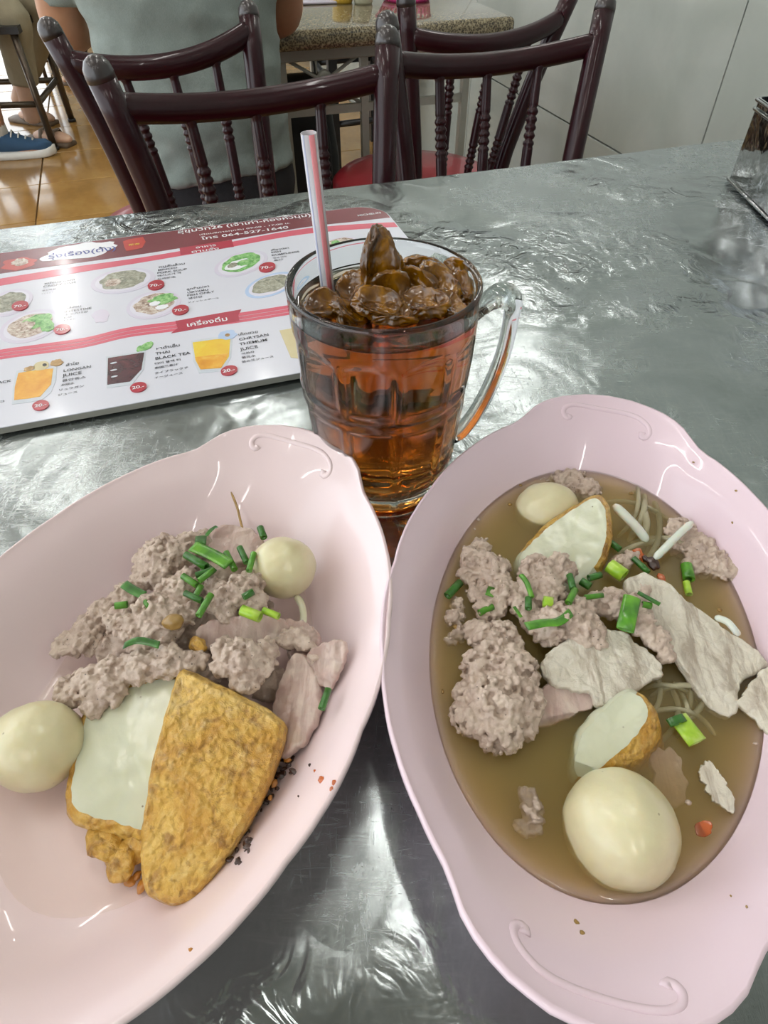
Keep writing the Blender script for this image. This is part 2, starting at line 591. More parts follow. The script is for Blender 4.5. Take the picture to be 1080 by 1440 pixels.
def mug():
    t = thing('glass_mug', 'glass mug with moulded panels full of amber tea between the bowls', 'mug', MC)
    N = 200; K = 84; NP = 10
    rings = []
    for i in range(K + 1):
        z = .125 * i / K
        ring = []
        for j in range(N):
            th = 2 * math.pi * j / N
            x = (th / (2 * math.pi) * NP + .25) % 1
            pm = sstep(.05, .13, x) * sstep(.05, .13, 1 - x)
            up = sstep(.0755, .079, z) * (1 - sstep(.101 + .004 * math.sin(math.pi * x), .105 + .004 * math.sin(math.pi * x), z))
            lo = sstep(.030, .034, z) * (1 - sstep(.065, .0685, z))
            fl = sstep(.010, .014, z) * (1 - sstep(.024, .028, z))
            gr = math.exp(-((z - .072) / .0016) ** 2)
            r = mr(z) - .0013 * pm * max(up, lo) - .0005 * gr - .0008 * pm * fl
            ring.append(MC + V((r * math.cos(th), r * math.sin(th), z)))
        rings.append(ring)
    def ring(r, z): return [MC + V((r * math.cos(2 * math.pi * j / N), r * math.sin(2 * math.pi * j / N), z)) for j in range(N)]
    rings += [ring(.04635, .1262), ring(.0456, .1272), ring(.0446, .1272), ring(.0437, .1262), ring(.0432, .124), ring(.0428, .118), ring(.0425, .105), ring(.0415, .085),
              ring(.0405, .06), ring(.0385, .038), ring(.0365, .024), ring(.034, .0165), ring(.029, .0135), ring(.015, .0125), ring(.004, .0123)]
    rings = [ring(.004, .0028), ring(.026, .0026), ring(.031, .0012)] + rings
    q = MB(); q.loft(rings, cap=True)
    q.build('glass_body', M['glass'], t)
    # handle on the right
    az = math.radians(4)
    d = V((math.cos(az), math.sin(az), 0)); sd = V((-math.sin(az), math.cos(az), 0))
    pts = [(.0445, .108), (.0505, .1135), (.0570, .117), (.0625, .114), (.0635, .103), (.0625, .086), (.0585, .066), (.0525, .048), (.0460, .0355), (.0400, .0300)]
    P = resample(cr([MC + d * r + V((0, 0, z)) for r, z in pts], 6), 48, False)
    rad = []
    for i in range(48):
        f = i / 47
        a = .0037 + .0022 * math.exp(-((f - .16) / .07) ** 2)
        rad.append((a, .0062 + .0018 * math.exp(-((f - .16) / .07) ** 2)))
    q = MB(); q.tube(P, rad, 16, up=sd.cross(d))
    q.build('handle', M['glass'], t)
    return t
mug()
# the tea
q = MB()
zs = [(.004, .0121), (.015, .0123), (.0292, .0133), (.0343, .0162), (.0368, .0238), (.0388, .038), (.0408, .06), (.0418, .085), (.0427, .105), (.04295, .1145), (.0432, .1155), (.0425, .1149), (.036, .1146), (.004, .1146)]
q.lathe(zs, 96, MC, cap=True)
tea = tag(q.build('longan_tea', M['tea'], origin=MC), 'amber red longan tea filling the glass mug', 'drink')

# straw
def m_straw():
    n = NT('translucent_straw_plastic'); n.set(base='#e9e6ec', rough=.25, trans=.35, sss=.0)
    n.set(alpha=.82)
    return n.m
M['straw'] = m_straw()
M['straw_red'] = plain('red_straw_stripe', '#e88f96', .3, alpha=.85)
M['straw_blue'] = plain('blue_straw_stripe', '#b3b9d6', .3, alpha=.7)
S0 = V((-.0265, .300, .835)); S1 = V((-.0315, .2985, .9352))
def straw():
    t = thing('drinking_straw', 'clear drinking straw with red and blue stripes standing in the mug', 'straw', S0)
    ax = (S1 - S0).normalized()
    e1 = V((1, 0, 0)); e1 = (e1 - ax * e1.dot(ax)).normalized(); e2 = ax.cross(e1)   # e2 points away from the diner
    R = .0034
    n = 24; rings = []
    def ringat(f, r): return [S0.lerp(S1, f) + e1 * r * math.cos(2 * math.pi * k / n) + e2 * r * math.sin(2 * math.pi * k / n) for k in range(n)]
    for f in (0, .5, 1): rings.append(ringat(f, R))
    for f in (1, .5, 0): rings.append(ringat(f, R - .0003))
    q = MB(); q.loft(rings + [rings[0]], cap=False); q.build('straw_tube', M['straw'], t)
    for a0, a1, mt in ((-84, -42, 'straw_red'), (-135, -122, 'straw_blue'), (60, 85, 'straw_red'), (130, 145, 'straw_blue')):
        q = MB(); rr = []
        for f in (0, 1):
            ro = [S0.lerp(S1, f) + e1 * r * math.cos(math.radians(a)) + e2 * r * math.sin(math.radians(a)) for r, aa in ((R + .00012, 0), (R - .0001, 1)) for a in ([a0 + (a1 - a0) * i / 5 for i in range(6)] if not aa else [a1 - (a1 - a0) * i / 5 for i in range(6)])]
            rr.append(ro)
        q.loft(rr, cap=True); q.build('stripe', M[mt], t)
straw()

# dried longans floating at the brim
def m_longan():
    n = NT('wet_dried_longan')
    f = n.noise(60, 4, .6, .6); g = n.noise(300, 3)
    c = n.ramp(f, [(.28, '#281502'), (.44, '#5a3604'), (.58, '#8e5e06'), (.76, '#d09a10')])
    n.set(base=c, rough=.2, coat=.5, coatr=.03, sss=.05, sssr=(.006, .003, .001), ssss=1.0)
    n.bump(n.math('ADD', f, n.math('MULTIPLY', g, .3)), .35, .0012)
    return n.m
M['longan'] = m_longan()
def longan(px, py, z, w, h, th, rot, seed, txt=None, cup=.6):
    """a torn, crinkled half shell of longan flesh"""
    c = A(px, py, z)
    R3 = Euler(tuple(math.radians(a) for a in rot)).to_matrix()
    o = V((seed * 7.3, seed * 2.1, seed))
    q = MB(); q.ico((0, 0, 0), 1, 5)
    out = []
    for p in q.v:
        n1 = noise.noise(p * 1.25 + o); n2 = 1 - abs(noise.noise(p * 2.6 + o * 2)) * 2; n3 = noise.noise(p * 6 + o)
        e = 1 + .30 * n1 + .16 * n2 + .05 * n3
        x, y, zz = p.x * w * e, p.y * h * e, p.z * .62 * w * e
        rr_ = math.hypot(p.x, p.y)
        if p.z > 0: zz -= 1.15 * w * .62 * max(0, 1 - (rr_ / .82) ** 2) * (.8 + .4 * n1)      # hollow of the shell
        zz += .30 * w * (p.x * p.x - p.y * p.y) * (1 if seed % 2 else -1) * .8
        out.append(c + R3 @ V((x, y, zz)))
    q.v = out
    o_ = q.build('dried_longan', M['longan'])
    return tag(o_, txt or 'wet brown dried longan floating in the tea near the mug rim', 'longan', 'dried longans in the mug')
ZL = TZ + .117
for a in [
    (531, 366, ZL + .016, .0085, .0125, .0022, (80, 10, 25), 1, 'brown dried longan standing upright above the others in the mug'),
    (548, 412, ZL + .003, .0105, .0085, .002, (55, 5, 10), 2, 'wet brown dried longan just in front of the upright one'),
    (503, 404, ZL + .001, .0095, .008, .0018, (40, -20, 0), 3, 'brown dried longan right behind the straw foot'),
    (455, 431, ZL - .001, .0098, .0072, .0026, (25, 0, 15), 4, 'yellowish dried longan at the left front of the mug below the straw'),
    (494, 440, ZL - .001, .0098, .008, .002, (20, 15, 40), 5, 'brown dried longan right of the yellowish front left one'),
    (532, 430, ZL + .002, .0115, .0075, .0018, (30, 12, -10), 6, 'broad flat dried longan at the front centre of the mug'),
    (592, 384, ZL + .003, .0118, .0075, .0016, (60, 0, -15), 7, 'dried longan at the back rim right of the upright one'),
    (583, 405, ZL + .002, .0108, .0085, .002, (48, 8, -20), 8, 'dried longan right of the upright one in the middle of the mug'),
    (617, 402, ZL + .002, .0115, .0085, .002, (42, 25, -30), 9, 'curled dried longan in the right half of the mug'),
    (641, 386, ZL + .003, .0085, .0065, .0022, (35, 20, -50), 10, 'yellowish dried longan against the right rim of the mug'),
    (652, 408, ZL + .000, .0085, .007, .002, (25, 20, -60), 11, 'dried longan touching the right rim lower down'),
    (596, 432, ZL - .001, .0115, .0075, .002, (15, -10, -10), 12, 'dark dried longan at the front right of the mug'),
    (633, 431, ZL - .001, .0095, .0065, .002, (15, 15, -40), 13, 'small dried longan at the front right rim of the mug'),
    (556, 448, ZL - .002, .0105, .0055, .002, (10, 5, 5), 14, 'thin dried longan under the front rim of the mug'),
    (562, 388, ZL + .006, .0045, .009, .0016, (75, 30, 60), 15, 'narrow sliver of longan right beside the upright one'),
    (516, 424, ZL + .000, .0085, .0065, .002, (35, -10, 20), 16, 'dark dried longan wedged in the left middle of the mug')]:
    longan(*a)
# ---------------------------------------------------------------- printed menu board
MU0, MU1, MV0, MV1 = -.192, .213, .3875, .6615
MTOP = TZ + .0062
M['board'] = plain('laminated_white_board', '#d6d7e2', .22, var=.02, coat=.35, coatr=.1)
M['boardedge'] = plain('grey_board_edge', '#8d8d84', .6)
def m_print(name, a, b_=None, sc=200):
    n = NT(name)
    if b_ is None: n.set(base=a)
    elif isinstance(b_, list): n.set(base=n.ramp(n.noise(sc, 4, .65, .5), b_))
    else: n.set(base=n.mix(n.noise(sc, 3), a, b_))
    n.set(rough=.22, coat=.35, coatr=.1)
    return n.m
M['pr_maroon'] = m_print('maroon_print', '#7d3a44', '#6a2a33', 20)
M['pr_pink'] = m_print('pink_print', '#d66678', '#c95468', 60)
M['pr_red'] = m_print('red_print', '#b23f52', '#a43547', 60)
M['pr_badge'] = m_print('badge_red_print', '#a8323f')
M['pr_white'] = m_print('white_print', '#eeeef4')
M['pr_black'] = m_print('black_print', '#2c2c34')
M['pr_blue'] = m_print('blue_print', '#5a5f9c')
M['pr_yellow'] = m_print('yellow_print', '#e2b450')
M['pr_logo'] = m_print('logo_red_print', '#c34a42', '#a93a36', 120)
M['pr_plate'] = m_print('plate_print', '#d8cbdc', '#cfd0e0', 40)
M['pr_platein'] = m_print('plate_inner_print', '#e2dce8', '#d8d8e6', 40)
M['pr_plateblue'] = m_print('blue_plate_print', '#9fbbe0', '#c4d2ec', 60)
M['pr_mince'] = m_print('grey_dish_print', '#000000', [(.3, '#68685e'), (.5, '#9b9a8a'), (.7, '#c0bfae')], 260)
M['pr_green'] = m_print('green_dish_print', '#000000', [(.3, '#3f7a3c'), (.5, '#7fb86e'), (.7, '#b7d8a0')], 260)
M['pr_meat'] = m_print('meat_dish_print', '#000000', [(.3, '#5c4438'), (.45, '#b09a8c'), (.65, '#e4dcd2')], 300)
M['pr_juice'] = m_print('orange_juice_print', '#000000', [(.3, '#cf8a26'), (.55, '#e2a63a'), (.75, '#e9c25c')], 60)
M['pr_juicey'] = m_print('yellow_juice_print', '#000000', [(.3, '#e0b03a'), (.55, '#e8c540'), (.75, '#eadb5a')], 40)
M['pr_tea'] = m_print('dark_tea_print', '#000000', [(.3, '#3a2630'), (.6, '#5a3238'), (.8, '#7c4444')], 90)
M['pr_glass'] = m_print('drinking_glass_print', '#b9c2cc', '#d6dae2', 80)
M['pr_cream'] = m_print('cream_print', '#d8cda8', '#c8b98c', 60)
M['pr_brown'] = m_print('brown_fruit_print', '#000000', [(.3, '#7a5a38'), (.55, '#b8935c'), (.8, '#e8dcc8')], 120)

def rr_uv(u0, u1, v0, v1, r, n=8):
    out = []
    for cu, cv, a0 in ((u1 - r, v1 - r, 0), (u0 + r, v1 - r, 90), (u0 + r, v0 + r, 180), (u1 - r, v0 + r, 270)):
        for i in range(n + 1):
            a = math.radians(a0 + 90 * i / n); out.append((cu + r * math.cos(a), cv + r * math.sin(a)))
    return out
menu = thing('menu_board', 'printed menu board with pictures of dishes and drinks lying on the steel table', 'menu', UV((MU0 + MU1) / 2, (MV0 + MV1) / 2, TZ + .001))
rim_uv = rr_uv(MU0, MU1, MV0, MV1, .032)
q = MB(); q.loft([[UV(u, v, z) for u, v in rim_uv] for z in (TZ + .0012, MTOP - .0006)], cap=True)
q.build('board_core', M['boardedge'], menu, smooth=False)
q = MB(); q.loft([[UV(u, v, z) for u, v in rim_uv] for z in (MTOP - .0006, MTOP)], cap=True)
q.build('board_face', M['board'], menu, smooth=False)
def uvof(p): return p.dot(UX), p.dot(VX)
def clipv(u, v):
    return max(MU0 + .001, min(MU1 - .001, u)), max(MV0 + .001, min(MV1 - .0008, v))
PRZ = [0]
def flat(name, pts, mat, lift=1, parent=None, px=True):
    """a thin printed patch on the board; points as photo pixels on the board plane"""
    zt = MTOP + .00012 * lift
    P = []
    for p in pts:
        u, v = uvof(A(p[0], p[1], MTOP)) if px else p
        u, v = clipv(u, v)
        P.append((u, v))
    q = MB(); q.loft([[UV(u, v, MTOP - .00005) for u, v in P], [UV(u, v, zt) for u, v in P]], cap=True)
    return q.build(name, mat, parent or menu, smooth=False)
def ell(cx, cy, rx, ry, rot=-9, n=28, wob=0, seed=0):
    a = math.radians(rot); out = []
    for k in range(n):
        t = 2 * math.pi * k / n
        e = 1 + wob * noise.noise(V((math.cos(t) * 2 + seed * 3, math.sin(t) * 2, seed)))
        x, y = rx * math.cos(t) * e, ry * math.sin(t) * e
        out.append((cx + x * math.cos(a) - y * math.sin(a), cy + x * math.sin(a) + y * math.cos(a)))
    return out
def band(up, lo):
    return up + lo[::-1]
def sm(pts, n=6):
    return [(p.x, p.y) for p in cr([V((x, y, 0)) for x, y in pts], n)]
def ptext(body, a, b_, mat, lift=3, parent=None, hs=1.0, name='printed_text', bold=.012):
    """lettering fitted between two baseline pixels on the board"""
    cu = bpy.data.curves.new('t', 'FONT'); cu.body = body; cu.size = 1; cu.offset = bold
    t = bpy.data.objects.new('t', cu)
    me = evaluated(t)
    bpy.data.objects.remove(t); bpy.data.curves.remove(cu)
    if not len(me.vertices): return None
    x0 = min(v.co.x for v in me.vertices); x1 = max(v.co.x for v in me.vertices)
    ua, va = uvof(A(a[0], a[1], MTOP)); ub, vb = uvof(A(b_[0], b_[1], MTOP))
    s = (ub - ua) / (x1 - x0); z = MTOP + .00012 * lift
    vm = (va + vb) / 2
    for v in me.vertices:
        u = ua + (v.co.x - x0) * s; w_ = vm + v.co.y * s * hs
        v.co = UV(u, w_, z)
    return link(me, name, mat, parent or menu, smooth=False)
# header and stripes
def topband():
    lo = sm([(-60, 396), (0, 385), (100, 371), (199, 357.5), (320, 338), (430, 319.5), (500, 311.5), (560, 304.5)])
    P = []
    lo_uv = [uvof(A(x, y, MTOP)) for x, y in lo]
    for u, v in lo_uv: P.append((max(MU0 + .001, min(MU1 - .001, u)), v))
    up = [(u, v) for u, v in rim_uv if v > MV1 - .0325]
    up = [(min(max(u, MU0 + .001), MU1 - .001), v - .0008) for u, v in up if v > P[0][1]]
    P = [p for p in P]
    return flat('header_band', P + up, M['pr_maroon'], 1, px=False)
topband()
flat('stripe', band(sm([(-60, 404), (0, 392), (100, 376), (200, 362), (300, 345), (430, 321.5), (560, 312)]), sm([(-60, 415), (0, 402), (100, 385), (200, 369), (300, 352), (430, 329), (564, 318.5)])), M['pr_pink'], 1)
w1 = [(-60, 505), (0, 492), (50, 485), (119, 475), (179, 461), (247, 452), (330, 441), (420, 427), (520, 411)]
for k, (d0, d1) in enumerate(((0, 4.6), (5.2, 9.4), (10, 13.6))):
    flat('stripe', band(sm([(x, y + d0) for x, y in w1]), sm([(x, y + d1) for x, y in w1])), M['pr_pink'], 1)
rb = flat('ribbon', [(246.7, 451.6), (339.4, 435.3), (335.3, 443.5), (337, 451.6), (240.6, 468.9), (249.7, 461.8)], M['pr_red'], 2)
ptext('เครื่องดื่ม', (264, 461.5), (320, 450.2), M['pr_white'], 4, rb)
rb = flat('ribbon', [(252.6, 349), (326, 337.5), (329, 347), (254, 359)], M['pr_red'], 2)
ptext('อาหาร', (276, 350.5), (304, 346), M['pr_white'], 4, rb, .8)
ptext('ตามสั่ง', (270, 357), (308, 350.6), M['pr_white'], 4, rb, .7)
ptext('สุขุมวิท26 (เจ้าเก่า-ห้องหัวมุม)', (250.5, 329.5), (437, 303.6), M['pr_white'], 3, None, .85)
ptext('เปิดบริการทุกวัน 09:00 - 17:00 น.', (281, 332), (408, 314.2), M['pr_white'], 3, None, .6)
ptext('โทร 064-527-1640', (283.5, 338), (406, 321), M['pr_white'], 3, None, .7)
cl = flat('logo', ell(112, 353.5, 54, 10, -9, 36, .35, 2), M['pr_white'], 2)
ptext('รุ่งเรือง(ตั้ง)', (68, 366), (163, 350.5), M['pr_blue'], 4, cl, 1.0)
bd = flat('logo', [(173, 340), (180, 337), (201, 333.5), (205, 340), (200, 349), (178, 353.5), (175, 348)], M['pr_logo'], 2)
ptext('荣泰', (181, 347), (197, 344), M['pr_yellow'], 4, bd, .9)
flat('dish_picture', ell(28, 371, 24, 8, -9, 24, .3, 4), M['pr_logo'], 2)
flat('dish_picture', ell(28, 369, 12, 5, -9, 24, .3, 5), M['pr_meat'], 3)
ptext('MICHELIN', (503.7, 304.6), (536, 300.6), M['pr_white'], 3, None, 1.0)
# dishes
def dish(cx, cy, rx, ry, food, rot=-12, mat='pr_plate', fr=.72, extra=()):
    d = flat('dish_picture', ell(cx, cy, rx, ry, rot), M[mat], 2)
    flat('plate_inner', ell(cx, cy, rx * .86, ry * .84, rot), M['pr_platein'], 3, d)
    flat('dish_food', ell(cx, cy - 1, rx * fr, ry * fr, rot, 32, .18, cx), M[food], 4, d)
    for k, (dx, dy, ex, ey, m_) in enumerate(extra):
        flat('dish_food', ell(cx + dx, cy + dy, ex, ey, rot, 20, .35, k + cx), M[m_], 5 + k, d)
dish(14, 426, 34, 17, 'pr_mince', -20)
dish(43, 459, 46, 21, 'pr_meat', -17, extra=((10, -7, 22, 9, 'pr_green'), (24, 0, 10, 8, 'pr_green'), (-8, 2, 16, 7, 'pr_meat')))
dish(173, 395, 46, 17, 'pr_mince', -9, extra=((-14, 3, 12, 5, 'pr_meat'), (10, -2, 14, 5, 'pr_mince')))
dish(216, 429, 39, 19, 'pr_meat', -12, extra=((12, -7, 20, 7, 'pr_green'), (-10, 3, 10, 5, 'pr_meat'), (12, 4, 9, 3, 'pr_white'), (2, -1, 8, 3, 'pr_white')))
dish(339, 371, 39, 16, 'pr_green', -16, extra=((-4, 2, 20, 6, 'pr_white'), (6, -1, 12, 4, 'pr_green'), (-12, 3, 7, 3, 'pr_mince')))
dish(381, 401, 38, 15, 'pr_mince', -18, 'pr_plateblue')
dish(480, 343, 26, 9, 'pr_meat', -8, extra=((-8, -1, 6, 3, 'pr_green'), (6, 0, 8, 3, 'pr_juice')))
flat('dish_picture', ell(142, 444.5, 12, 9, -9, 20, .3, 7), M['pr_plate'], 2)
def badge(cx, cy, txt):
    d = flat('price_badge', ell(cx, cy, 12, 6.6, -12, 24), M['pr_badge'], 8)
    ptext(txt, (cx - 8.5, cy + 4), (cx + 8.5, cy + .9), M['pr_white'], 10, d, .9, 'price_text')
for x, y in ((28.7, 431), (87.6, 464), (219.7, 401.8), (254, 436.8), (375.8, 376.7)): badge(x, y, '70.-')
for x, y in ((57.7, 571), (195, 545.5), (322.5, 522)): badge(x, y, '20.-')
# drinks
d = flat('drink_picture', [(23, 522), (50, 518), (80, 516), (79, 535), (72, 552), (60, 562), (40, 566), (17, 569), (18, 545)], M['pr_glass'], 2)
flat('drink_fill', [(26, 525), (50, 521), (75, 518.5), (72, 541), (57, 558), (40, 561), (20, 563), (21, 545)], M['pr_juice'], 3, d)
flat('drink_fruit', ell(58, 515, 11, 6, -10, 20, .3, 1), M['pr_cream'], 4, d); flat('drink_fruit', ell(63, 514, 3, 2), M['pr_black'], 5, d)
flat('drink_fruit', ell(80, 510.5, 9, 4.5, -12, 20, .3, 3), M['pr_brown'], 4, d); flat('drink_fruit', ell(42, 519, 8, 3, -15, 20, .3, 4), M['pr_brown'], 4, d)
d = flat('drink_picture', [(149, 502), (205, 493), (202, 520), (186, 541), (150, 546)], M['pr_glass'], 2)
flat('drink_fill', [(152, 504), (203, 496), (199, 520), (183, 537), (151, 541.5)], M['pr_tea'], 3, d)
for x, y in ((160, 511), (160, 521), (161, 530)): flat('drink_highlight', ell(x, y, 5, 1, -12, 12), M['pr_glass'], 4, d)
flat('mint_leaf', ell(206, 487.5, 11, 4.5, -28, 20, .2, 2), M['pr_green'], 4, d); flat('mint_leaf', ell(196, 491, 5, 3, -50, 16, .2, 5), M['pr_green'], 5, d)
d = flat('drink_picture', [(269, 480), (298, 475), (327, 474), (325, 503), (314, 522), (280, 525), (272, 508)], M['pr_glass'], 2)
flat('drink_fill', [(271, 482), (300, 478), (324, 476), (322, 502), (311, 518), (282, 520), (275, 507)], M['pr_juicey'], 3, d)
flat('drink_fill', [(274, 503), (322.5, 497), (311, 518), (282, 520)], M['pr_juice'], 4, d)
flat('flower', ell(320, 471.5, 13, 6.5, -10, 24, .25, 3), M['pr_plateblue'], 4, d); flat('flower', ell(320, 472, 3.5, 2.2), M['pr_brown'], 5, d)
d = flat('drink_picture', [(393, 465), (440, 457), (438, 484), (425, 505), (409, 503)], M['pr_cream'], 2)
# captions
for body, a, b_, h in [
    ('ลำไย', (92.7, 516), (111, 512.5), 1), ('LONGAN', (89.6, 524), (128, 517), 1), ('JUICE', (87.6, 531), (115, 526), 1), ('롱안쥬스', (87.6, 538), (121, 531.5), .8), ('龙眼水', (85.5, 543.6), (105, 540), .9), ('リュウガン', (83.5, 550.6), (118, 544), .9), ('ジュース', (81.5, 557.8), (109, 552.4), .9),
    ('ชาดำเย็น', (220, 493), (253, 487), 1), ('THAI', (219, 500), (239, 496), 1), ('BLACK TEA', (219, 507), (268, 497.8), 1), ('타이 블랙 티', (218, 513.5), (254, 507), .9), ('泰国黑茶汁', (217.7, 520), (251, 513), .9), ('タイブラックテ', (217.7, 527), (265, 518), .9), ('ィージュース', (217.7, 533), (257, 526), .9),
    ('เก๊กฮวย', (336, 473), (363, 468), 1), ('CHRYSAN', (336.7, 480), (378, 472), 1), ('THEMUM', (337, 486.6), (376, 479.5), 1), ('JUICE', (338, 494), (363, 489), 1), ('국화차', (340, 499.4), (358, 496), .9), ('菊花水', (340, 505), (360, 501.5), .9), ('菊の花ジュース', (340, 510.6), (385, 503), .9),
    ('BLACK', (-12, 543), (16, 536), 1), ('コ', (0, 567), (6, 565.5), .8),
    ('ไส้อ่อน', (93.7, 435), (114, 431.8), 1), ('INTESTINE', (91, 440.5), (129, 434.5), 1), ('소고기내장', (91, 444.8), (124, 439), .8), ('粉肠', (89.6, 448.6), (101, 446), .8), ('ホルモン', (89, 452.4), (106, 449), .8),
    ('หนังปลาทอด', (63, 401), (105, 394), .9), ('CRISPY FISH', (61, 405.4), (106, 398), .9), ('생선튀김', (59, 410.4), (78, 407), .8), ('フライドフィッシュ', (58, 415.6), (90, 408.6), .8),
    ('หมูสับล้วน', (223.8, 377.6), (260, 371.6), .9), ('MINCED', (222.8, 382), (249.4, 377), .9), ('PORK SOUP', (221.7, 386.4), (262.8, 379), .9), ('돼지고기 국', (221.7, 390.2), (255, 384), .8), ('猪肉碎汤', (221.7, 394), (247, 390.2), .8),
    ('ลูกชิ้นปลา', (263, 409.4), (294, 403), .9), ('ปลาแผ่น', (264, 413.2), (293, 408.5), .9), ('FISH ONLY', (264, 417.8), (301.6, 410.8), .9), ('생선만', (264.7, 421.4), (285, 418), .8), ('フィッシュボール', (264.7, 427), (308, 419.6), .8),
    ('เกี๊ยวปลา', (382, 354), (406, 349), .9), ('FISH', (382.5, 357.2), (395, 354), .9), ('DUMPLINGS', (383, 361), (421, 354.4), .9), ('생선 만두', (384, 364.6), (404, 361), .8), ('鱼饺', (385.7, 368), (398.5, 365.6), .8),
    ('เส้นลูกชิ้น', (526, 334), (551, 331.5), .9), ('PORK BALL', (532, 338), (558, 335), .9)]:
    ptext(body, a, b_, M['pr_black'], 3, None, h)
# ---------------------------------------------------------------- food: shapes
def newell(P):
    n = V((0, 0, 0))
    for a, b in zip(P, P[1:] + P[:1]):
        n += V(((a.y - b.y) * (a.z + b.z), (a.z - b.z) * (a.x + b.x), (a.x - b.x) * (a.y + b.y)))
    n.normalize()
    return n if n.z > 0 else -n
def slab(pts, th, seed=0, n=96, rings=14, rag=.0006, ragf=260, bumpy=.0004, bf=180, dome=0.0, bow=None, edge=.35, tap=1.0):
    """an irregular slice: pts is the outline of its upper face in world space, th its thickness.
    returns (upper face rings, side and lower rings)"""
    P = resample(cr(pts, 8, True), n)
    o = V((seed * 3.7, seed * 1.3, 0))
    c = sum(P, V((0, 0, 0))) / n
    N = newell(P)
    P = [p + (p - c).normalized() * rag * (noise.noise(p * ragf + o) + .6 * noise.noise(p * ragf * 2.3 + o)) for p in P]
    top = []
    def lift(p, s):
        d = bumpy * (noise.noise(p * bf + o) + .5 * noise.noise(p * bf * 2.4 + o)) + dome * (1 - s * s)
        if bow is not None: d += bow(p)
        return p + N * d
    for i in range(1, rings + 1):
        s = i / rings
        s = 1 - (1 - s) ** 1.3
        top.append([lift(c.lerp(p, s * (1 - .02)), s) for p in P])
    side = [top[-1]]
    e = th * edge
    for f, out in ((.12, .6), (.35, 1.0), (.7, 1.0), (.92, .6), (1.0, 0)):
        side.append([lift(p, 1) - N * th * f + (p - c).normalized() * (e * out - .02 * (p - c).length * 0) - (p - c) * (1 - tap) * f for p in P])
    side.append([lift(c.lerp(p, .6 * tap), .6) - N * th for p in P])
    return top, side
def slice_obj(name, pts, th, mat, label, cat, group=None, **kw):
    top, side = slab(pts, th, **kw)
    q = MB(); q.loft(top + side[1:], cap=True)
    return tag(q.build(name, mat), label, cat, group)
def cake_obj(name, pts, th, mtop, mskin, label, cat, group=None, top_name='cut_face', skin_name='fried_skin', crust=None, **kw):
    top, side = slab(pts, th, **kw)
    c = sum(top[0], V((0, 0, 0))) / len(top[0])
    t = thing(name, label, cat, V((c.x, c.y, c.z - th)), group)
    q = MB(); q.loft(top, cap=False); q.poly(top[0]); q.build(top_name, mtop, t)
    if crust is None:
        q = MB(); q.loft(side, cap=False); q.poly(side[-1]); q.build(skin_name, mskin, t)
        return t
    # only the part of the side that looks towards the given pixel direction is browned
    d0 = (A(540 + crust[0] * 50, 900 + crust[1] * 50, .78) - A(540, 900, .78)).normalized()
    n_ = len(side[0]); c2 = sum(side[0], V((0, 0, 0))) / n_
    on = [(p - c2).normalized().dot(d0) > crust[2] for p in side[0]]
    for i, r in enumerate(side[1:-1]):
        for j in range(n_):
            w_ = max(0, (side[0][j] - c2).normalized().dot(d0) - crust[2]) / (1 - crust[2])
            r[j] = r[j] + d0 * crust[3] * min(1, w_ * 1.6) * (i + 1) / 5
    for want, nm, mt in ((True, skin_name, mskin), (False, 'cut_side', mtop)):
        q = MB(); q.v = [p for r in side for p in r]
        for i in range(len(side) - 1):
            for j in range(n_):
                k = (j + 1) % n_
                if (on[j] or on[k]) == want: q.f.append((i * n_ + j, i * n_ + k, (i + 1) * n_ + k, (i + 1) * n_ + j))
        if not want: q.f.append(tuple((len(side) - 1) * n_ + j for j in range(n_)))
        q.build(nm, mt, t)
    return t
def ball_obj(px, py, rx, zc, label, mat, sq=(1, 1, 1), seed=0, rot=0):
    c = A(px, py, zc); r = rx * PXM(px, py, zc)
    m = Matrix.Rotation(rot, 3, 'Z')
    q = MB(); q.ico((0, 0, 0), (r * sq[0], r * sq[1], r * sq[2]), 5, m)
    o = V((seed * 5.1, 0, 0))
    q.v = [c + p * (1 + .045 * noise.noise(p.normalized() * 1.6 + o) + .012 * noise.noise(p.normalized() * 5 + o)) for p in q.v]
    return tag(q.build('fish_ball', mat), label, 'fish ball', 'boiled fish balls')
def mince(nodes, label, seed, dens=1.0, grain=.0015, vox=.00062, group=None):
    """a crumbly cooked lump of minced pork; nodes = (px, py, z, radius in pixels)"""
    rg = random.Random(seed); q = MB()
    for px, py, z, r in nodes:
        c = A(px, py, z); R = r * PXM(px, py, z)
        q.ico(c, (R * .72, R * .72, R * .55), 2)
        k = int(dens * 230 * (R / .011) ** 2)
        for _ in range(k):
            d = V((rg.gauss(0, 1), rg.gauss(0, 1), rg.gauss(.25, .8))).normalized()
            p = c + V((d.x * R, d.y * R, d.z * R * .75)) * rg.uniform(.80, 1.0)
            g = grain * rg.uniform(.6, 1.25)
            q.ico(p, (g * rg.uniform(.8, 1.3), g * rg.uniform(.8, 1.2), g * rg.uniform(.7, 1.0)), 1, Euler((rg.random() * 3, rg.random() * 3, rg.random() * 3)).to_matrix())
    o = q.build('minced_pork', M['mince'], remesh=(vox, 1))
    me = o.data
    nn = [v.normal.copy() for v in me.vertices]
    for v, vn in zip(me.vertices, nn):
        w_ = v.co + WL[o.name]
        v.co += vn * (.0005 * noise.noise(w_ * 1100) + .0005 * noise.noise(w_ * 420))
    return tag(o, label, 'minced pork', group or 'lumps of minced pork')
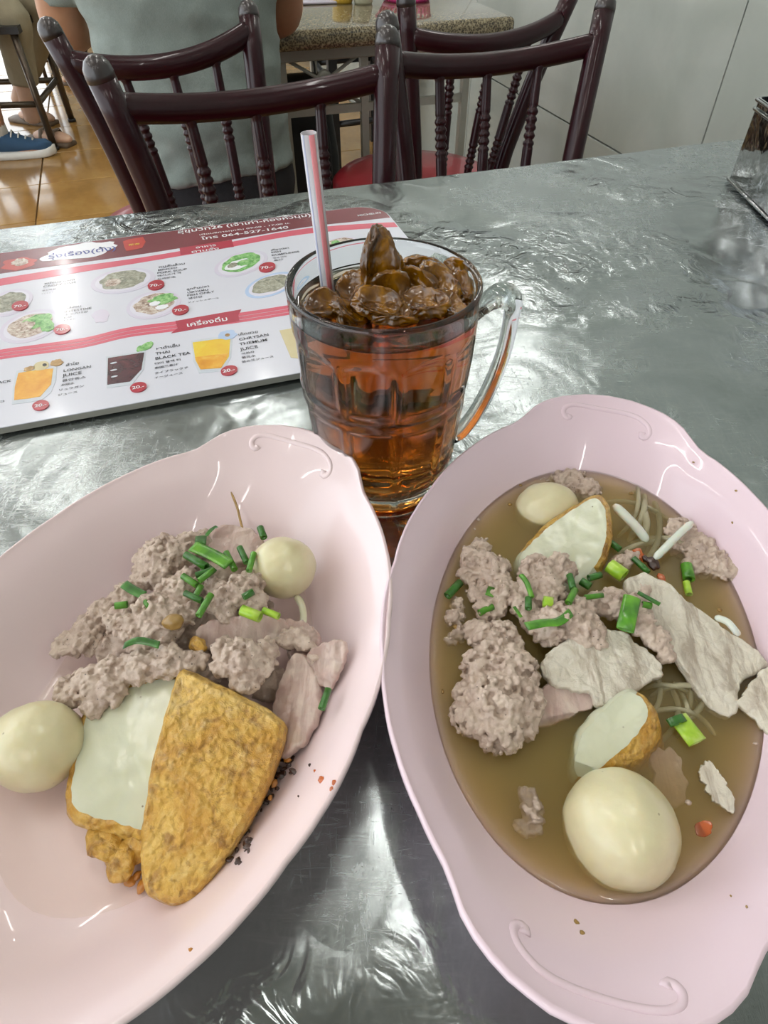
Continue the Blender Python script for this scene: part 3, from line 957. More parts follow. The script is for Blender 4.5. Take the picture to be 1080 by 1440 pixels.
def onion(pts, z, r, mat, label, group, flat=1.0, hollow=True):
    """a cut piece of spring onion: a short hollow green tube (or a flattened leaf)"""
    P = [A(p[0], p[1], p[2] if len(p) > 2 else z) for p in pts]
    R = r * PXM(pts[0][0], pts[0][1], z)
    if len(P) > 2: P = cr(P, 4)
    else: P = [P[0].lerp(P[1], f) for f in (0, .5, 1)]
    n = 12; q = MB()
    t0 = (P[-1] - P[0]).normalized()
    a = V((0, 0, 1)); a = (a - t0 * a.dot(t0)).normalized(); c = t0.cross(a)
    def rg(p, k): return [p + a * R * flat * k * math.cos(2 * math.pi * j / n) + c * R * k * math.sin(2 * math.pi * j / n) for j in range(n)]
    if hollow:
        rings = [rg(p, 1) for p in P] + [rg(P[-1], .9), rg(P[-1], .68)] + [rg(p, .66) for p in P[::-1]] + [rg(P[0], .9)]
        q.loft(rings + [rings[0]], cap=False)
    else:
        q.loft([rg(P[0], .5)] + [rg(p, 1) for p in P] + [rg(P[-1], .5)], cap=True)
    return tag(q.build('spring_onion', mat), label, 'spring onion', group)
def strand(pts, r, mat, name, label, cat, group=None, taper=True):
    P = cr([A(*p) for p in pts], 6)
    R = r * PXM(pts[0][0], pts[0][1], pts[0][2])
    q = MB(); m = len(P)
    q.tube(P, [R * (min(1, .45 + 5 * min(i, m - 1 - i) / m) if taper else 1) for i in range(m)], 10)
    return tag(q.build(name, mat), label, cat, group)
def crumb(px, py, z, r, mat, name, label, cat, group=None, seed=0, sq=(1, .7, .6)):
    c = A(px, py, z); R = r * PXM(px, py, z)
    rg = random.Random(seed)
    q = MB(); q.ico((0, 0, 0), (R * sq[0], R * sq[1], R * sq[2]), 3, Euler((rg.uniform(-.5, .5), rg.uniform(-.5, .5), rg.random() * 3)).to_matrix())
    o = V((seed * 2.3, 1, 0))
    q.v = [c + p * (1 + .3 * noise.noise(p.normalized() * 1.7 + o)) for p in q.v]
    return tag(q.build(name, mat), label, cat, group)

# ---------------------------------------------------------------- food: materials
def m_mince():
    n = NT('cooked_minced_pork')
    f = n.noise(90, 5, .65, .3); g = n.noise(700, 4, .7); sp = n.voro(420)
    c = n.ramp(f, [(.25, '#a08a7c'), (.45, '#c4b0a0'), (.6, '#d3c1b0'), (.8, '#dccab6')])
    c = n.mix(n.math('MULTIPLY', g, .4), c, '#957c6e')
    dark = n.ramp(sp, [(.0, 1.0), (.10, 1.0), (.16, 0.0)])
    gate = n.ramp(n.noise(160, 2), [(.50, 0.0), (.56, 1.0)])
    c = n.mix(n.math('MULTIPLY', dark, n.math('MULTIPLY', gate, .8)), c, '#3a3030')
    n.set(base=c, rough=.4, coat=.3, coatr=.15)
    n.bump(n.math('ADD', g, n.math('MULTIPLY', n.voro(600), .8)), .5, .0007)
    return n.m
def m_fishball():
    n = NT('boiled_fish_ball')
    f = n.noise(60, 4); sp = n.voro(160)
    c = n.ramp(f, [(.3, '#cfc69c'), (.7, '#dcd5b2')])
    dk = n.math('MULTIPLY', n.ramp(sp, [(0, 1.0), (.05, 1.0), (.09, 0.0)]), n.ramp(n.noise(70, 1), [(.58, 0.0), (.62, .6)]))
    n.set(base=n.mix(dk, c, '#7a6a44'), rough=.3, coat=.3, coatr=.12, sss=.3, sssr=(.006, .004, .002), ssss=1.0)
    n.bump(n.noise(420, 3), .12, .0006)
    return n.m
def m_cut():
    n = NT('pale_fish_cake_flesh')
    f = n.noise(45, 4); sp = n.voro(220)
    c = n.ramp(f, [(.3, '#c5c7ab'), (.7, '#d3d5bd')])
    dk = n.math('MULTIPLY', n.ramp(sp, [(0, 1.0), (.07, 1.0), (.11, 0.0)]), n.ramp(n.noise(60, 1), [(.57, 0.0), (.61, .8)]))
    n.set(base=n.mix(dk, c, '#6c5b3e'), rough=.28, coat=.35, coatr=.12, sss=.25, sssr=(.005, .004, .002), ssss=1.0)
    n.bump(n.noise(300, 4), .18, .0008)
    return n.m
def m_fried():
    n = NT('golden_fried_skin')
    d = n.noise(70, 4, .6); w_ = n.mapv()
    f = n.noise(34, 6, .65, 1.0); g = n.noise(260, 5, .7, .4); wr = n.noise(150, 4, .6, .5); bl = n.voro(420, 'SMOOTH_F1')
    c = n.ramp(f, [(.25, '#a06c1c'), (.42, '#c69334'), (.56, '#d8ad4e'), (.75, '#e4c67c')])
    crease = n.ramp(wr, [(.34, .75), (.47, 0.0)])
    c = n.mix(crease, c, '#8a5a14')
    c = n.mix(n.math('MULTIPLY', n.ramp(g, [(.5, 0.0), (.7, 1.0)]), .35), c, '#e8cf8a')
    spot = n.ramp(n.noise(44, 3), [(.68, 0.0), (.74, .8)])
    c = n.mix(spot, c, '#5c3410')
    n.set(base=c, rough=.36, coat=.35, coatr=.2)
    n.bump(n.math('SUBTRACT', n.math('ADD', n.math('MULTIPLY', wr, 1.2), g), n.math('MULTIPLY', bl, 1.5)), .85, .0018)
    return n.m
def m_pork():
    n = NT('cooked_pork_slice')
    f = n.noise(60, 4, .6, .5); fib = n.noise(120, 4, .6, .6, n.mapv((1, .18, 1), (0, 0, .9)))
    c = n.ramp(f, [(.25, '#b0918a'), (.45, '#c4aca2'), (.62, '#d0beb0'), (.8, '#dccdbb')])
    c = n.mix(n.ramp(fib, [(.42, .45), (.52, 0.0)]), c, '#9c8074')
    n.set(base=c, rough=.35, coat=.3, coatr=.15, sss=.15, sssr=(.004, .002, .0015), ssss=1.0)
    n.bump(n.math('ADD', fib, n.math('MULTIPLY', n.noise(330, 4), .4)), .6, .0018)
    return n.m
def m_pork_pale():
    n = NT('pale_boiled_pork_slice')
    f = n.noise(50, 4, .6, .3); cell = n.voro(150, 'DISTANCE_TO_EDGE')
    c = n.ramp(f, [(.25, '#c4bba9'), (.5, '#d2cbbb'), (.8, '#dcd6c7')])
    fib = n.noise(130, 5, .65, .5, n.mapv((1, .2, 1), (0, 0, .75)))
    c = n.mix(n.ramp(fib, [(.38, .7), (.5, 0.0)]), c, '#978876')
    c = n.mix(n.ramp(cell, [(0, .10), (.05, 0.0)]), c, '#a79a88')
    n.set(base=c, rough=.35, coat=.3, coatr=.15, sss=.15, sssr=(.004, .003, .002), ssss=1.0)
    n.bump(n.math('ADD', n.math('MULTIPLY', n.ramp(cell, [(0, 0.0), (.15, 1.0)]), .3), n.math('ADD', fib, n.noise(400, 3))), .55, .0015)
    return n.m
def m_green(name, a, b_, c_):
    n = NT(name)
    f = n.noise(120, 3, .5, .2, n.mapv((1, 1, 1)))
    n.set(base=n.ramp(f, [(.3, a), (.5, b_), (.7, c_)]), rough=.3, coat=.3, coatr=.12, sss=.1, sssr=(.001, .002, .0005), ssss=1.0)
    return n.m
def m_broth():
    n = NT('cloudy_brown_broth')
    t = n.n('ShaderNodeBsdfTransparent')
    gl = n.n('ShaderNodeBsdfGlossy'); gl.inputs['Roughness'].default_value = .04
    fr = n.n('ShaderNodeFresnel'); fr.inputs['IOR'].default_value = 1.36
    m2 = n.n('ShaderNodeMixShader'); n.l(fr.outputs[0], m2.inputs[0]); n.l(t.outputs[0], m2.inputs[1]); n.l(gl.outputs[0], m2.inputs[2])
    bp_ = n.n('ShaderNodeBump'); bp_.inputs['Strength'].default_value = .1; bp_.inputs['Distance'].default_value = .002
    n.l(n.noise(60, 2), bp_.inputs['Height'])
    n.l(bp_.outputs[0], gl.inputs['Normal'])
    n.l(m2.outputs[0], n.out.inputs['Surface'])
    pv = n.n('ShaderNodeVolumePrincipled')
    pv.inputs['Color'].default_value = (.965, .868, .54, 1); pv.inputs['Density'].default_value = 165; pv.inputs['Anisotropy'].default_value = .3
    n.l(pv.outputs[0], n.out.inputs['Volume'])
    return n.m
M['mince'] = m_mince(); M['fishball'] = m_fishball(); M['cut'] = m_cut(); M['fried'] = m_fried()
M['pork'] = m_pork(); M['porkpale'] = m_pork_pale(); M['broth'] = m_broth()
M['green'] = m_green('spring_onion_green', '#2c5c14', '#4c8a1c', '#6aa52c')
M['darkgreen'] = m_green('spring_onion_dark_green', '#1d4413', '#2f6a1c', '#47852a')
M['palegreen'] = m_green('spring_onion_pale_green', '#7cae20', '#a6cc3a', '#cfe08a')
M['sprout'] = plain('white_bean_sprout', '#e6e2d2', .25, sss=.3, coat=.3)
M['noodle'] = plain('translucent_rice_noodle', '#cfc9a8', .2, alpha=.55, coat=.4)
M['noodle2'] = plain('pale_rice_noodle', '#d9d2b4', .25, sss=.2, coat=.4)
M['garlic'] = plain('fried_garlic', '#9c7a3c', .4, var=.2, scale=200, coat=.3)
M['chili'] = plain('roasted_chilli_flakes', '#3a1a0c', .3, var=.3, scale=300, coat=.5)
M['peanut'] = plain('orange_peanut_crumb', '#c28132', .35, var=.2, scale=200, coat=.4)
M['oil'] = plain('orange_chilli_oil', '#b4551c', .2, coat=.6)
# ---------------------------------------------------------------- left bowl: dry noodles, pork and fish cake
def L(*pts): return [A(*p) for p in pts]
ball_obj(398, 798, 46, .781, 'round pale fish ball resting on the pork in the upper part of the left bowl', M['fishball'], (1.0, .95, .92), 1)
ball_obj(52, 1048, 62, .7755, 'large pale fish ball cut by the left edge of the picture', M['fishball'], (1.05, 1.0, .92), 2)
# fish cake slices
cake_obj('fish_cake_slice', L((122, 1006, .778), (175, 968, .781), (250, 955, .783), (262, 1010, .781), (240, 1090, .778), (222, 1166, .773), (160, 1158, .773), (106, 1140, .773), (98, 1112, .774), (108, 1060, .776)), .014,
         M['cut'], M['fried'], 'pale fish cake slice cut side up beside the left fish ball', 'fish cake', 'fish cake slices', seed=3, edge=.3, rag=.0007, bumpy=.0003, dome=.0010)
cake_obj('fish_cake_slice', L((252, 948, .792), (272, 950, .793), (330, 980, .790), (384, 1010, .786), (393, 1035, .784), (368, 1100, .782), (325, 1180, .778), (285, 1240, .775), (258, 1262, .774), (215, 1255, .774), (201, 1225, .775), (203, 1160, .779), (218, 1075, .786), (236, 1000, .791)), .013,
         M['fried'], M['fried'], 'golden fried fish cake slice leaning over the pale slice in the left bowl', 'fish cake', 'fish cake slices', top_name='wrinkled_face', seed=5, edge=.18, rag=.0005, bumpy=.0005, bf=150, dome=.0016)
# soggy fried bean curd below
for k, (px, py, r, sq) in enumerate(((150, 1180, 32, (1.3, .8, .45)), (172, 1208, 30, (1.1, .8, .5)), (190, 1192, 26, (1.1, .8, .5)))):
    crumb(px, py, .766, r, M['fried'], 'fried_bean_curd', ('soggy brown fried bean curd piece under the pale fish cake slice', 'wet brown fried bean curd lump at the low end of the pale fish cake', 'small brown fried bean curd piece tucked between the two fish cake slices')[k], 'bean curd', 'soggy fried bean curd', seed=20 + k, sq=sq)
for k, (px, py, r) in enumerate(((183, 1240, 9), (200, 1246, 10), (192, 1232, 8), (209, 1240, 7))):
    crumb(px, py, .7625, r, M['peanut'], 'peanut_crumb', 'orange peanut crumb below the fried fish cake slice', 'peanut', 'peanut crumbs', seed=30 + k)
# pork slices
G = 'pork slices in the left bowl'
slice_obj('pork_slice', L((276, 890, .783), (292, 874, .785), (340, 866, .786), (392, 868, .784), (408, 886, .781), (398, 902, .780), (352, 910, .780), (318, 922, .779), (290, 910, .780)), .004, M['pork'], 'pinkish pork slice lying across the middle of the left bowl', 'pork', G, rag=.0013, edge=.12, seed=7)
slice_obj('pork_slice', L((398, 950, .778), (418, 915, .783), (438, 940, .782), (448, 985, .780), (437, 1020, .779), (408, 1056, .775), (386, 1058, .771), (380, 1010, .772)), .005, M['pork'], 'grey-pink pork slice standing beside the fried fish cake', 'pork', G, rag=.0013, edge=.12, seed=8, bumpy=.0008)
slice_obj('pork_slice', L((432, 926, .783), (450, 905, .788), (474, 903, .790), (486, 912, .789), (478, 938, .786), (464, 966, .781), (446, 962, .779)), .0035, M['pork'], 'curled pork slice with fatty edge at the right wall of the left bowl', 'pork', G, rag=.0013, edge=.12, seed=9, bumpy=.0015)
slice_obj('pork_slice', L((292, 762, .779), (304, 744, .781), (332, 738, .781), (362, 750, .779), (366, 768, .777), (344, 788, .777), (312, 784, .778)), .006, M['pork'], 'pale fatty pork slice at the top of the pile in the left bowl', 'pork', G, rag=.0013, edge=.12, seed=10, bumpy=.0009)
slice_obj('pork_slice', L((396, 880, .777), (420, 872, .778), (446, 890, .778), (440, 925, .778), (412, 930, .777)), .006, M['pork'], 'lumpy fatty pork piece behind the standing slice in the left bowl', 'pork', G, rag=.0013, edge=.12, seed=11, bumpy=.0014, bf=240)
# minced pork
mince([(232, 782, .781, 33), (262, 772, .780, 26), (212, 790, .778, 25), (225, 806, .779, 26), (205, 812, .776, 22), (286, 762, .776, 18)], 'crumbly minced pork lump at the top left of the pile in the left bowl', 1)
mince([(182, 838, .776, 24), (150, 862, .774, 24), (126, 884, .772, 22), (96, 906, .771, 19), (84, 914, .770, 12), (120, 904, .772, 22)], 'ragged tail of minced pork reaching the left wall of the left bowl', 2)
mince([(244, 838, .785, 28), (216, 862, .787, 30), (188, 884, .784, 26), (230, 882, .786, 28), (256, 862, .785, 24), (168, 872, .779, 22), (205, 905, .782, 24), (262, 816, .783, 18)], 'minced pork lump in the middle of the pile below the chopped greens', 3)
mince([(236, 930, .788, 25), (200, 938, .787, 26), (162, 948, .785, 28), (130, 962, .782, 28), (104, 972, .777, 26), (92, 990, .775, 18), (134, 990, .780, 20), (158, 974, .783, 22), (262, 934, .788, 18), (280, 930, .787, 14)], 'long minced pork lump lying over the pale fish cake slice', 4)
mince([(326, 834, .789, 26), (352, 818, .786, 20), (306, 846, .787, 20), (300, 824, .786, 14), (358, 846, .785, 18), (318, 862, .785, 14)], 'minced pork lump left of the upper fish ball', 5)
mince([(340, 926, .791, 30), (318, 914, .789, 20), (368, 930, .788, 24), (346, 952, .786, 24), (378, 912, .786, 16), (316, 936, .788, 18)], 'minced pork lump at the tip of the golden fish cake slice', 6)
mince([(402, 900, .782, 14), (418, 896, .782, 14), (430, 905, .783, 12), (444, 922, .782, 11)], 'small fatty pork crumbs by the right wall of the left bowl', 7)
# hidden bed of pork and noodles below the pile
mince([(240, 880, .767, 52), (300, 880, .768, 48), (350, 880, .767, 46), (180, 910, .766, 46), (300, 820, .766, 44), (380, 960, .765, 30), (330, 790, .766, 34), (280, 940, .766, 40)], 'minced pork packed at the bottom of the pile in the left bowl', 8, dens=.5, vox=.0014)
# chopped greens
GO = 'chopped spring onion in the left bowl'
LON = {261: 'dark green spring onion tube under the broad flat leaf in the left bowl', 275: 'green spring onion tube in the middle of the left bowl greens', 257: 'light green spring onion tube at the left of the greens in the left bowl',
       280: 'slanted green spring onion tube at the centre of the greens', 260: 'dark spring onion tube lying crosswise below the other greens', 279: 'long bright spring onion tube at the bottom of the left bowl greens',
       162: 'short green onion ring alone on the left tail of the minced pork', 204: 'tiny green onion piece above the fried garlic clove', 318: 'green onion tube standing on the top pork slice, left of two',
       337: 'dark green onion tube standing on the top pork slice, right of two', 357: 'green onion tube touching the left side of the upper fish ball', 366: 'dark green onion tube behind the upper fish ball',
       342: 'dark green onion ring on the minced pork left of the upper fish ball', 452: 'dark green spring onion piece against the right wall of the left bowl', 340: 'thick pale green onion ring on the pinkish pork slice', 370: 'thin pale green onion piece on the pinkish pork slice'}
for pts, z, r, m_ in [
    (((261, 780), (290, 797)), .791, 5.5, 'darkgreen'), (((275, 809), (300, 801)), .792, 4.5, 'darkgreen'), (((257, 810), (277, 823)), .793, 4.8, 'green'),
    (((280, 817), (301, 801)), .795, 4.6, 'green'), (((275, 838), (283, 824)), .794, 4.5, 'green'), (((260, 834), (284, 845)), .795, 4.6, 'darkgreen'),
    (((279, 866), (297, 836)), .797, 5, 'green'), (((162, 852), (179, 850)), .790, 5.2, 'green'), (((204, 846), (212, 856)), .792, 4, 'green'),
    (((318, 777), (330, 801)), .787, 4.6, 'green'), (((337, 770), (347, 791)), .788, 4.6, 'darkgreen'), (((357, 778), (350, 803)), .792, 4.4, 'green'),
    (((366, 742), (371, 756)), .784, 5, 'darkgreen'), (((342, 840), (356, 832)), .796, 5.2, 'darkgreen'), (((452, 997), (462, 969)), .787, 5.4, 'darkgreen'),
    (((340, 858), (366, 868)), .792, 8, 'palegreen'), (((370, 858), (392, 867)), .790, 5, 'palegreen')]:
    onion(pts, z, r, M[m_], 'short green spring onion tube under the bright long one in the left bowl' if pts[0] == (275, 838) else LON[pts[0][0]], GO)
LF = {271: 'broad flat green onion leaf at the top of the left bowl', 283: 'short flat onion leaf above the broad one in the left bowl', 174: 'flat dark green onion leaf on the left part of the minced pork',
      305: 'thin onion sliver at the tip of the pile in the left bowl', 286: 'flat onion leaf under the greens in the left bowl'}
for pts, z, r in [(((271, 768), (290, 776), (306, 784), (322, 794)), .791, 9.5), (((283, 754), (281, 768)), .789, 8), (((174, 821), (186, 829), (202, 837)), .789, 7),
                  (((174, 908), (190, 901), (206, 902), (224, 907)), .795, 6), (((305, 740), (297, 745), (290, 753)), .785, 3), (((286, 795), (300, 806)), .790, 7)]:
    onion(pts, z, r, M['green' if r > 9 else 'darkgreen'], 'long flat onion leaf in the lower middle of the minced pork in the left bowl' if pts[0] == (174, 908) else LF[pts[0][0]], GO, flat=.16, hollow=False)
crumb(243, 874, .796, 17, M['garlic'], 'fried_garlic', 'brown fried garlic clove on the minced pork in the left bowl', 'garlic', None, 3, (.7, 1.0, .6))
crumb(278, 908, .786, 16, M['fried'], 'fried_garlic', 'brown fried piece in the hollow of the minced pork', 'garlic', None, 5)
strand(((416, 838, .775), (424, 850, .7755), (427, 868, .774), (424, 888, .772)), 5, M['noodle2'], 'rice_noodle', 'white rice noodle below the upper fish ball', 'noodle')
strand(((325, 692, .783), (333, 712, .782), (337, 728, .780), (342, 748, .779)), 1.8, M['garlic'], 'brown_fibre', 'thin brown fibre on the inner wall of the left bowl', 'fibre', None)
# chilli sauce by the wall, below the fried slice
rg = random.Random(11)
for k in range(46):
    f = rg.random(); e = rg.gauss(0, 1) * 7
    px, py = 404 - 74 * f + e, 1066 + 140 * f + e * .55 + rg.uniform(-6, 6)
    p = BL.drop(px, py, .0008)
    crumb(px, py, p.z, rg.uniform(2.5, 8), M['chili'], 'chilli_flake', 'dark roasted chilli flake beside the golden fish cake slice', 'chilli', 'roasted chilli flakes', 50 + k, (1, rg.uniform(.35, .8), .3))
for k, (px, py, r) in enumerate(((386, 1102, 6), (376, 1096, 5), (404, 1068, 6), (380, 1122, 4))):
    p = BL.drop(px, py, .003)
    crumb(px, py, p.z, r, M['peanut'], 'peanut_crumb', 'orange peanut crumb among the dark chilli flakes', 'peanut', 'peanut crumbs by the chilli', 70 + k)
for k, (px, py, r, m_) in enumerate(((452, 1097, 5.5, 'oil'), (470, 1101, 4.5, 'oil'), (466, 1109, 3.5, 'oil'), (436, 1076, 3, 'chili'), (443, 1084, 2.5, 'oil'), (268, 1335, 3.5, 'peanut'), (420, 1120, 2, 'chili'), (350, 1180, 3, 'chili'), (308, 644, 2.2, 'chili'), (410, 1070, 3, 'chili'))):
    p = BL.drop(px, py, .0003)
    crumb(px, py, p.z, r, M[m_], 'sauce_speck', 'tiny brown sauce speck on the inner wall of the left bowl', 'speck', 'sauce specks in the left bowl', 80 + k, (1, .8, .25))
# a little liquid left at the bottom
def m_puddle():
    n = NT('thin_broth_film')
    n.set(base='#e9cfae', rough=.2, alpha=.14, spec=.3)
    return n.m
M['puddle'] = m_puddle()
q = MB()
rr = []
for k in (.05, .3, .5, .60):
    rr.append([BL.W(2 * math.pi * j / 72, k * (1 + (.03 * noise.noise(V((math.cos(2 * math.pi * j / 72) * 2, math.sin(2 * math.pi * j / 72) * 2, 1))) if k > .5 else 0)), .0112) for j in range(72)])
q.loft(rr, cap=False); q.poly(rr[0])
tag(q.build('broth_puddle', M['puddle']), 'thin puddle of broth on the bottom of the left bowl', 'broth')
# ---------------------------------------------------------------- right bowl: noodle soup
SZ = TZ + .0255
q = MB(); rr = []
for k in (.03, .2, .4, .55, .66, .73, .772):
    rr.append([BR.W(2 * math.pi * j / 120, k, .0255) for j in range(120)])
for k in (.765, .74, .70, .66, .60, .54, .42, .2, .03):
    rr.append([BR.W(2 * math.pi * j / 120, k, hprof(k) - .002) for j in range(120)])
q.loft(rr, cap=True)
tag(q.build('broth', M['broth']), 'cloudy brown broth filling the right bowl', 'soup')
ball_obj(872, 1165, 79, SZ - .001, 'big fish ball floating at the near end of the soup', M['fishball'], (1.0, 1.02, .95), 4, .3)
ball_obj(769, 718, 45, SZ - .004, 'half sunk fish ball at the far end of the soup', M['fishball'], (1.0, .9, .9), 5)
cake_obj('fish_cake_slice', L((728, 790, SZ + .001), (760, 750, SZ + .006), (812, 712, SZ + .013), (838, 700, SZ + .016), (852, 716, SZ + .015), (852, 760, SZ + .010), (835, 800, SZ + .004), (800, 826, SZ + .001), (758, 815, SZ)), .014, M['cut'], M['fried'],
         'pointed fish cake slice with browned edge leaning beside the half sunk fish ball', 'fish cake', 'fish cake slices in the soup', seed=12, edge=.2, rag=.0006, crust=(.55, -1, -.4, .0065))
cake_obj('fish_cake_slice', L((812, 1094, SZ - .002), (815, 1040, SZ + .003), (848, 1000, SZ + .008), (885, 972, SZ + .011), (912, 992, SZ + .011), (905, 1020, SZ + .008), (868, 1062, SZ + .003)), .015, M['cut'], M['fried'],
         'fish cake slice with browned side just above the big fish ball in the soup', 'fish cake', 'fish cake slices in the soup', seed=13, edge=.15, rag=.0006, crust=(1, .8, .0, .013))
G = 'pork slices in the soup'
slice_obj('pork_slice', L((762, 930, SZ + .007), (800, 900, SZ + .011), (850, 884, SZ + .012), (890, 898, SZ + .011), (932, 938, SZ + .009), (905, 962, SZ + .008), (850, 992, SZ + .006), (825, 972, SZ + .007), (780, 962, SZ + .006)), .0042, M['porkpale'], 'pale fibrous pork slice in the middle of the soup', 'pork', G, rag=.0015, edge=.1, seed=14, bumpy=.0012)
slice_obj('pork_slice', L((735, 985, SZ + .002), (780, 960, SZ + .004), (835, 968, SZ + .004), (838, 990, SZ + .002), (790, 1012, SZ - .001), (752, 1020, SZ - .001)), .005, M['pork'], 'pinkish pork slice half hidden under the fibrous slice', 'pork', G, rag=.0015, edge=.1, seed=15)
slice_obj('pork_slice', L((880, 824, SZ + .010), (908, 806, SZ + .012), (938, 820, SZ + .011), (975, 852, SZ + .008), (1025, 885, SZ + .006), (1074, 925, SZ + .004), (1068, 946, SZ + .003), (1040, 958, SZ + .003), (1034, 1002, SZ + .001), (1002, 996, SZ + .001), (975, 958, SZ + .004), (948, 918, SZ + .007), (912, 872, SZ + .009)), .0045, M['porkpale'], 'long pale pork slice along the right side of the soup', 'pork', G, rag=.0015, edge=.1, seed=16, bumpy=.0011, bf=120)
slice_obj('pork_slice', L((1040, 985, SZ + .003), (1062, 955, SZ + .006), (1085, 935, SZ + .008), (1120, 960, SZ + .009), (1125, 1000, SZ + .007), (1085, 1030, SZ + .003), (1062, 1012, SZ + .001)), .004, M['porkpale'], 'pale pork slice cut by the right edge of the picture', 'pork', G, rag=.0015, edge=.1, seed=17)
slice_obj('pork_slice', L((985, 1085, SZ + .0015), (994, 1070, SZ + .003), (1012, 1085, SZ + .003), (1030, 1118, SZ + .002), (1032, 1138, SZ + .001), (1016, 1135, SZ + .0005), (998, 1118, SZ + .0005)), .003, M['porkpale'], 'small fan shaped pork shred at the right of the big fish ball', 'pork', G, seed=18, rag=.0016, edge=.1, ragf=420)
slice_obj('pork_slice', L((915, 1060, SZ - .003), (945, 1052, SZ - .002), (965, 1090, SZ - .003), (960, 1130, SZ - .005), (930, 1120, SZ - .005)), .004, M['pork'], 'sunken pork slice beside the big fish ball', 'pork', G, rag=.0015, edge=.1, seed=19)
GM = 'lumps of minced pork in the soup'
mince([(700, 905, SZ + .006, 36), (680, 940, SZ + .005, 32), (722, 945, SZ + .007, 36), (700, 985, SZ + .006, 44), (668, 1005, SZ + .002, 34), (735, 985, SZ + .005, 32), (700, 1020, SZ + .002, 40), (660, 975, SZ + .001, 22), (735, 1022, SZ + .000, 22), (672, 890, SZ + .003, 20)], 'largest minced pork lump at the left side of the soup', 21, group=GM)
mince([(668, 786, SZ + .004, 22), (694, 800, SZ + .005, 24), (660, 806, SZ + .002, 16), (708, 832, SZ + .005, 22), (690, 858, SZ + .003, 22), (680, 836, SZ + .001, 22), (678, 768, SZ + .003, 14)], 'minced pork lump at the upper left of the soup by the bowl wall', 22, group=GM)
mince([(758, 806, SZ + .008, 28), (786, 800, SZ + .008, 24), (770, 830, SZ + .007, 26), (742, 826, SZ + .006, 20), (735, 850, SZ + .005, 20)], 'minced pork lump leaning on the pointed fish cake slice', 23, group=GM)
mince([(790, 878, SZ + .010, 34), (822, 886, SZ + .010, 28), (768, 886, SZ + .008, 24), (815, 862, SZ + .009, 24), (750, 872, SZ + .006, 20), (840, 900, SZ + .010, 14)], 'minced pork lump on top of the fibrous pork slice', 24, group=GM)
mince([(862, 850, SZ + .007, 26), (890, 858, SZ + .008, 24), (840, 850, SZ + .006, 18), (905, 880, SZ + .009, 22), (925, 900, SZ + .008, 18), (935, 918, SZ + .006, 14), (900, 836, SZ + .007, 16)], 'minced pork lump between the two pale pork slices', 25, group=GM)
mince([(958, 748, SZ + .000, 22), (985, 772, SZ - .001, 24), (1005, 792, SZ + .000, 22), (980, 795, SZ - .002, 20), (1022, 804, SZ + .000, 16), (950, 770, SZ - .003, 16)], 'half sunk minced pork at the upper right of the soup', 26, group=GM)
mince([(802, 682, SZ - .0035, 26), (825, 690, SZ - .003, 20), (785, 676, SZ - .004, 14)], 'sunken minced pork at the far end of the soup', 27, group=GM)
mince([(748, 1138, SZ - .003, 16), (752, 1160, SZ - .003, 14), (742, 1118, SZ - .003, 12), (735, 1165, SZ - .003, 10)], 'sunken minced pork crumbs left of the big fish ball', 28, group=GM)
mince([(640, 870, SZ - .002, 14), (650, 890, SZ - .002, 12), (634, 900, SZ - .002, 8), (642, 850, SZ - .002, 10)], 'tiny sunken minced pork crumbs along the left wall of the soup', 29, group=GM)
mince([(875, 792, SZ + .001, 14), (888, 784, SZ + .001, 10)], 'tiny minced pork crumb by the pale green onion ring', 30, group=GM)
# greens
GO = 'chopped spring onion in the soup'
LON = {(629, 838): 'dark green onion ring afloat by the left wall of the soup', (679, 830): 'dark green onion piece sunk in the hollow of the upper left minced pork', (674, 862): 'green onion piece on top of the largest minced pork lump',
       (733, 809): 'thin curved green onion stalk on the minced pork', (743, 841): 'dark green onion piece below the thin curved stalk', (801, 809): 'dark green onion tube at the lower edge of the pointed fish cake slice',
       (799, 848): 'green onion tube upright on the minced pork over the fibrous slice', (817, 817): 'stubby dark green onion ring under the pointed fish cake slice', (828, 813): 'dark green onion tube under the tip of the pointed fish cake slice',
       (823, 840): 'thin green onion tube lying level in the middle of the soup', (859, 763): 'dark green onion piece afloat right of the pointed fish cake slice', (891, 785): 'dark green onion tube afloat among the chilli flakes',
       (965, 795): 'wide green onion ring afloat below the half sunk minced pork', (965, 819): 'pale green onion end afloat below the wide ring', (897, 833): 'thin dark green onion stalk on the end of the long pale pork slice', (903, 850): 'small green onion piece right of the broad flattened one'}
LO = 'short green spring onion piece lying on the pork in the soup'
LS = 'short green spring onion piece afloat in the broth'
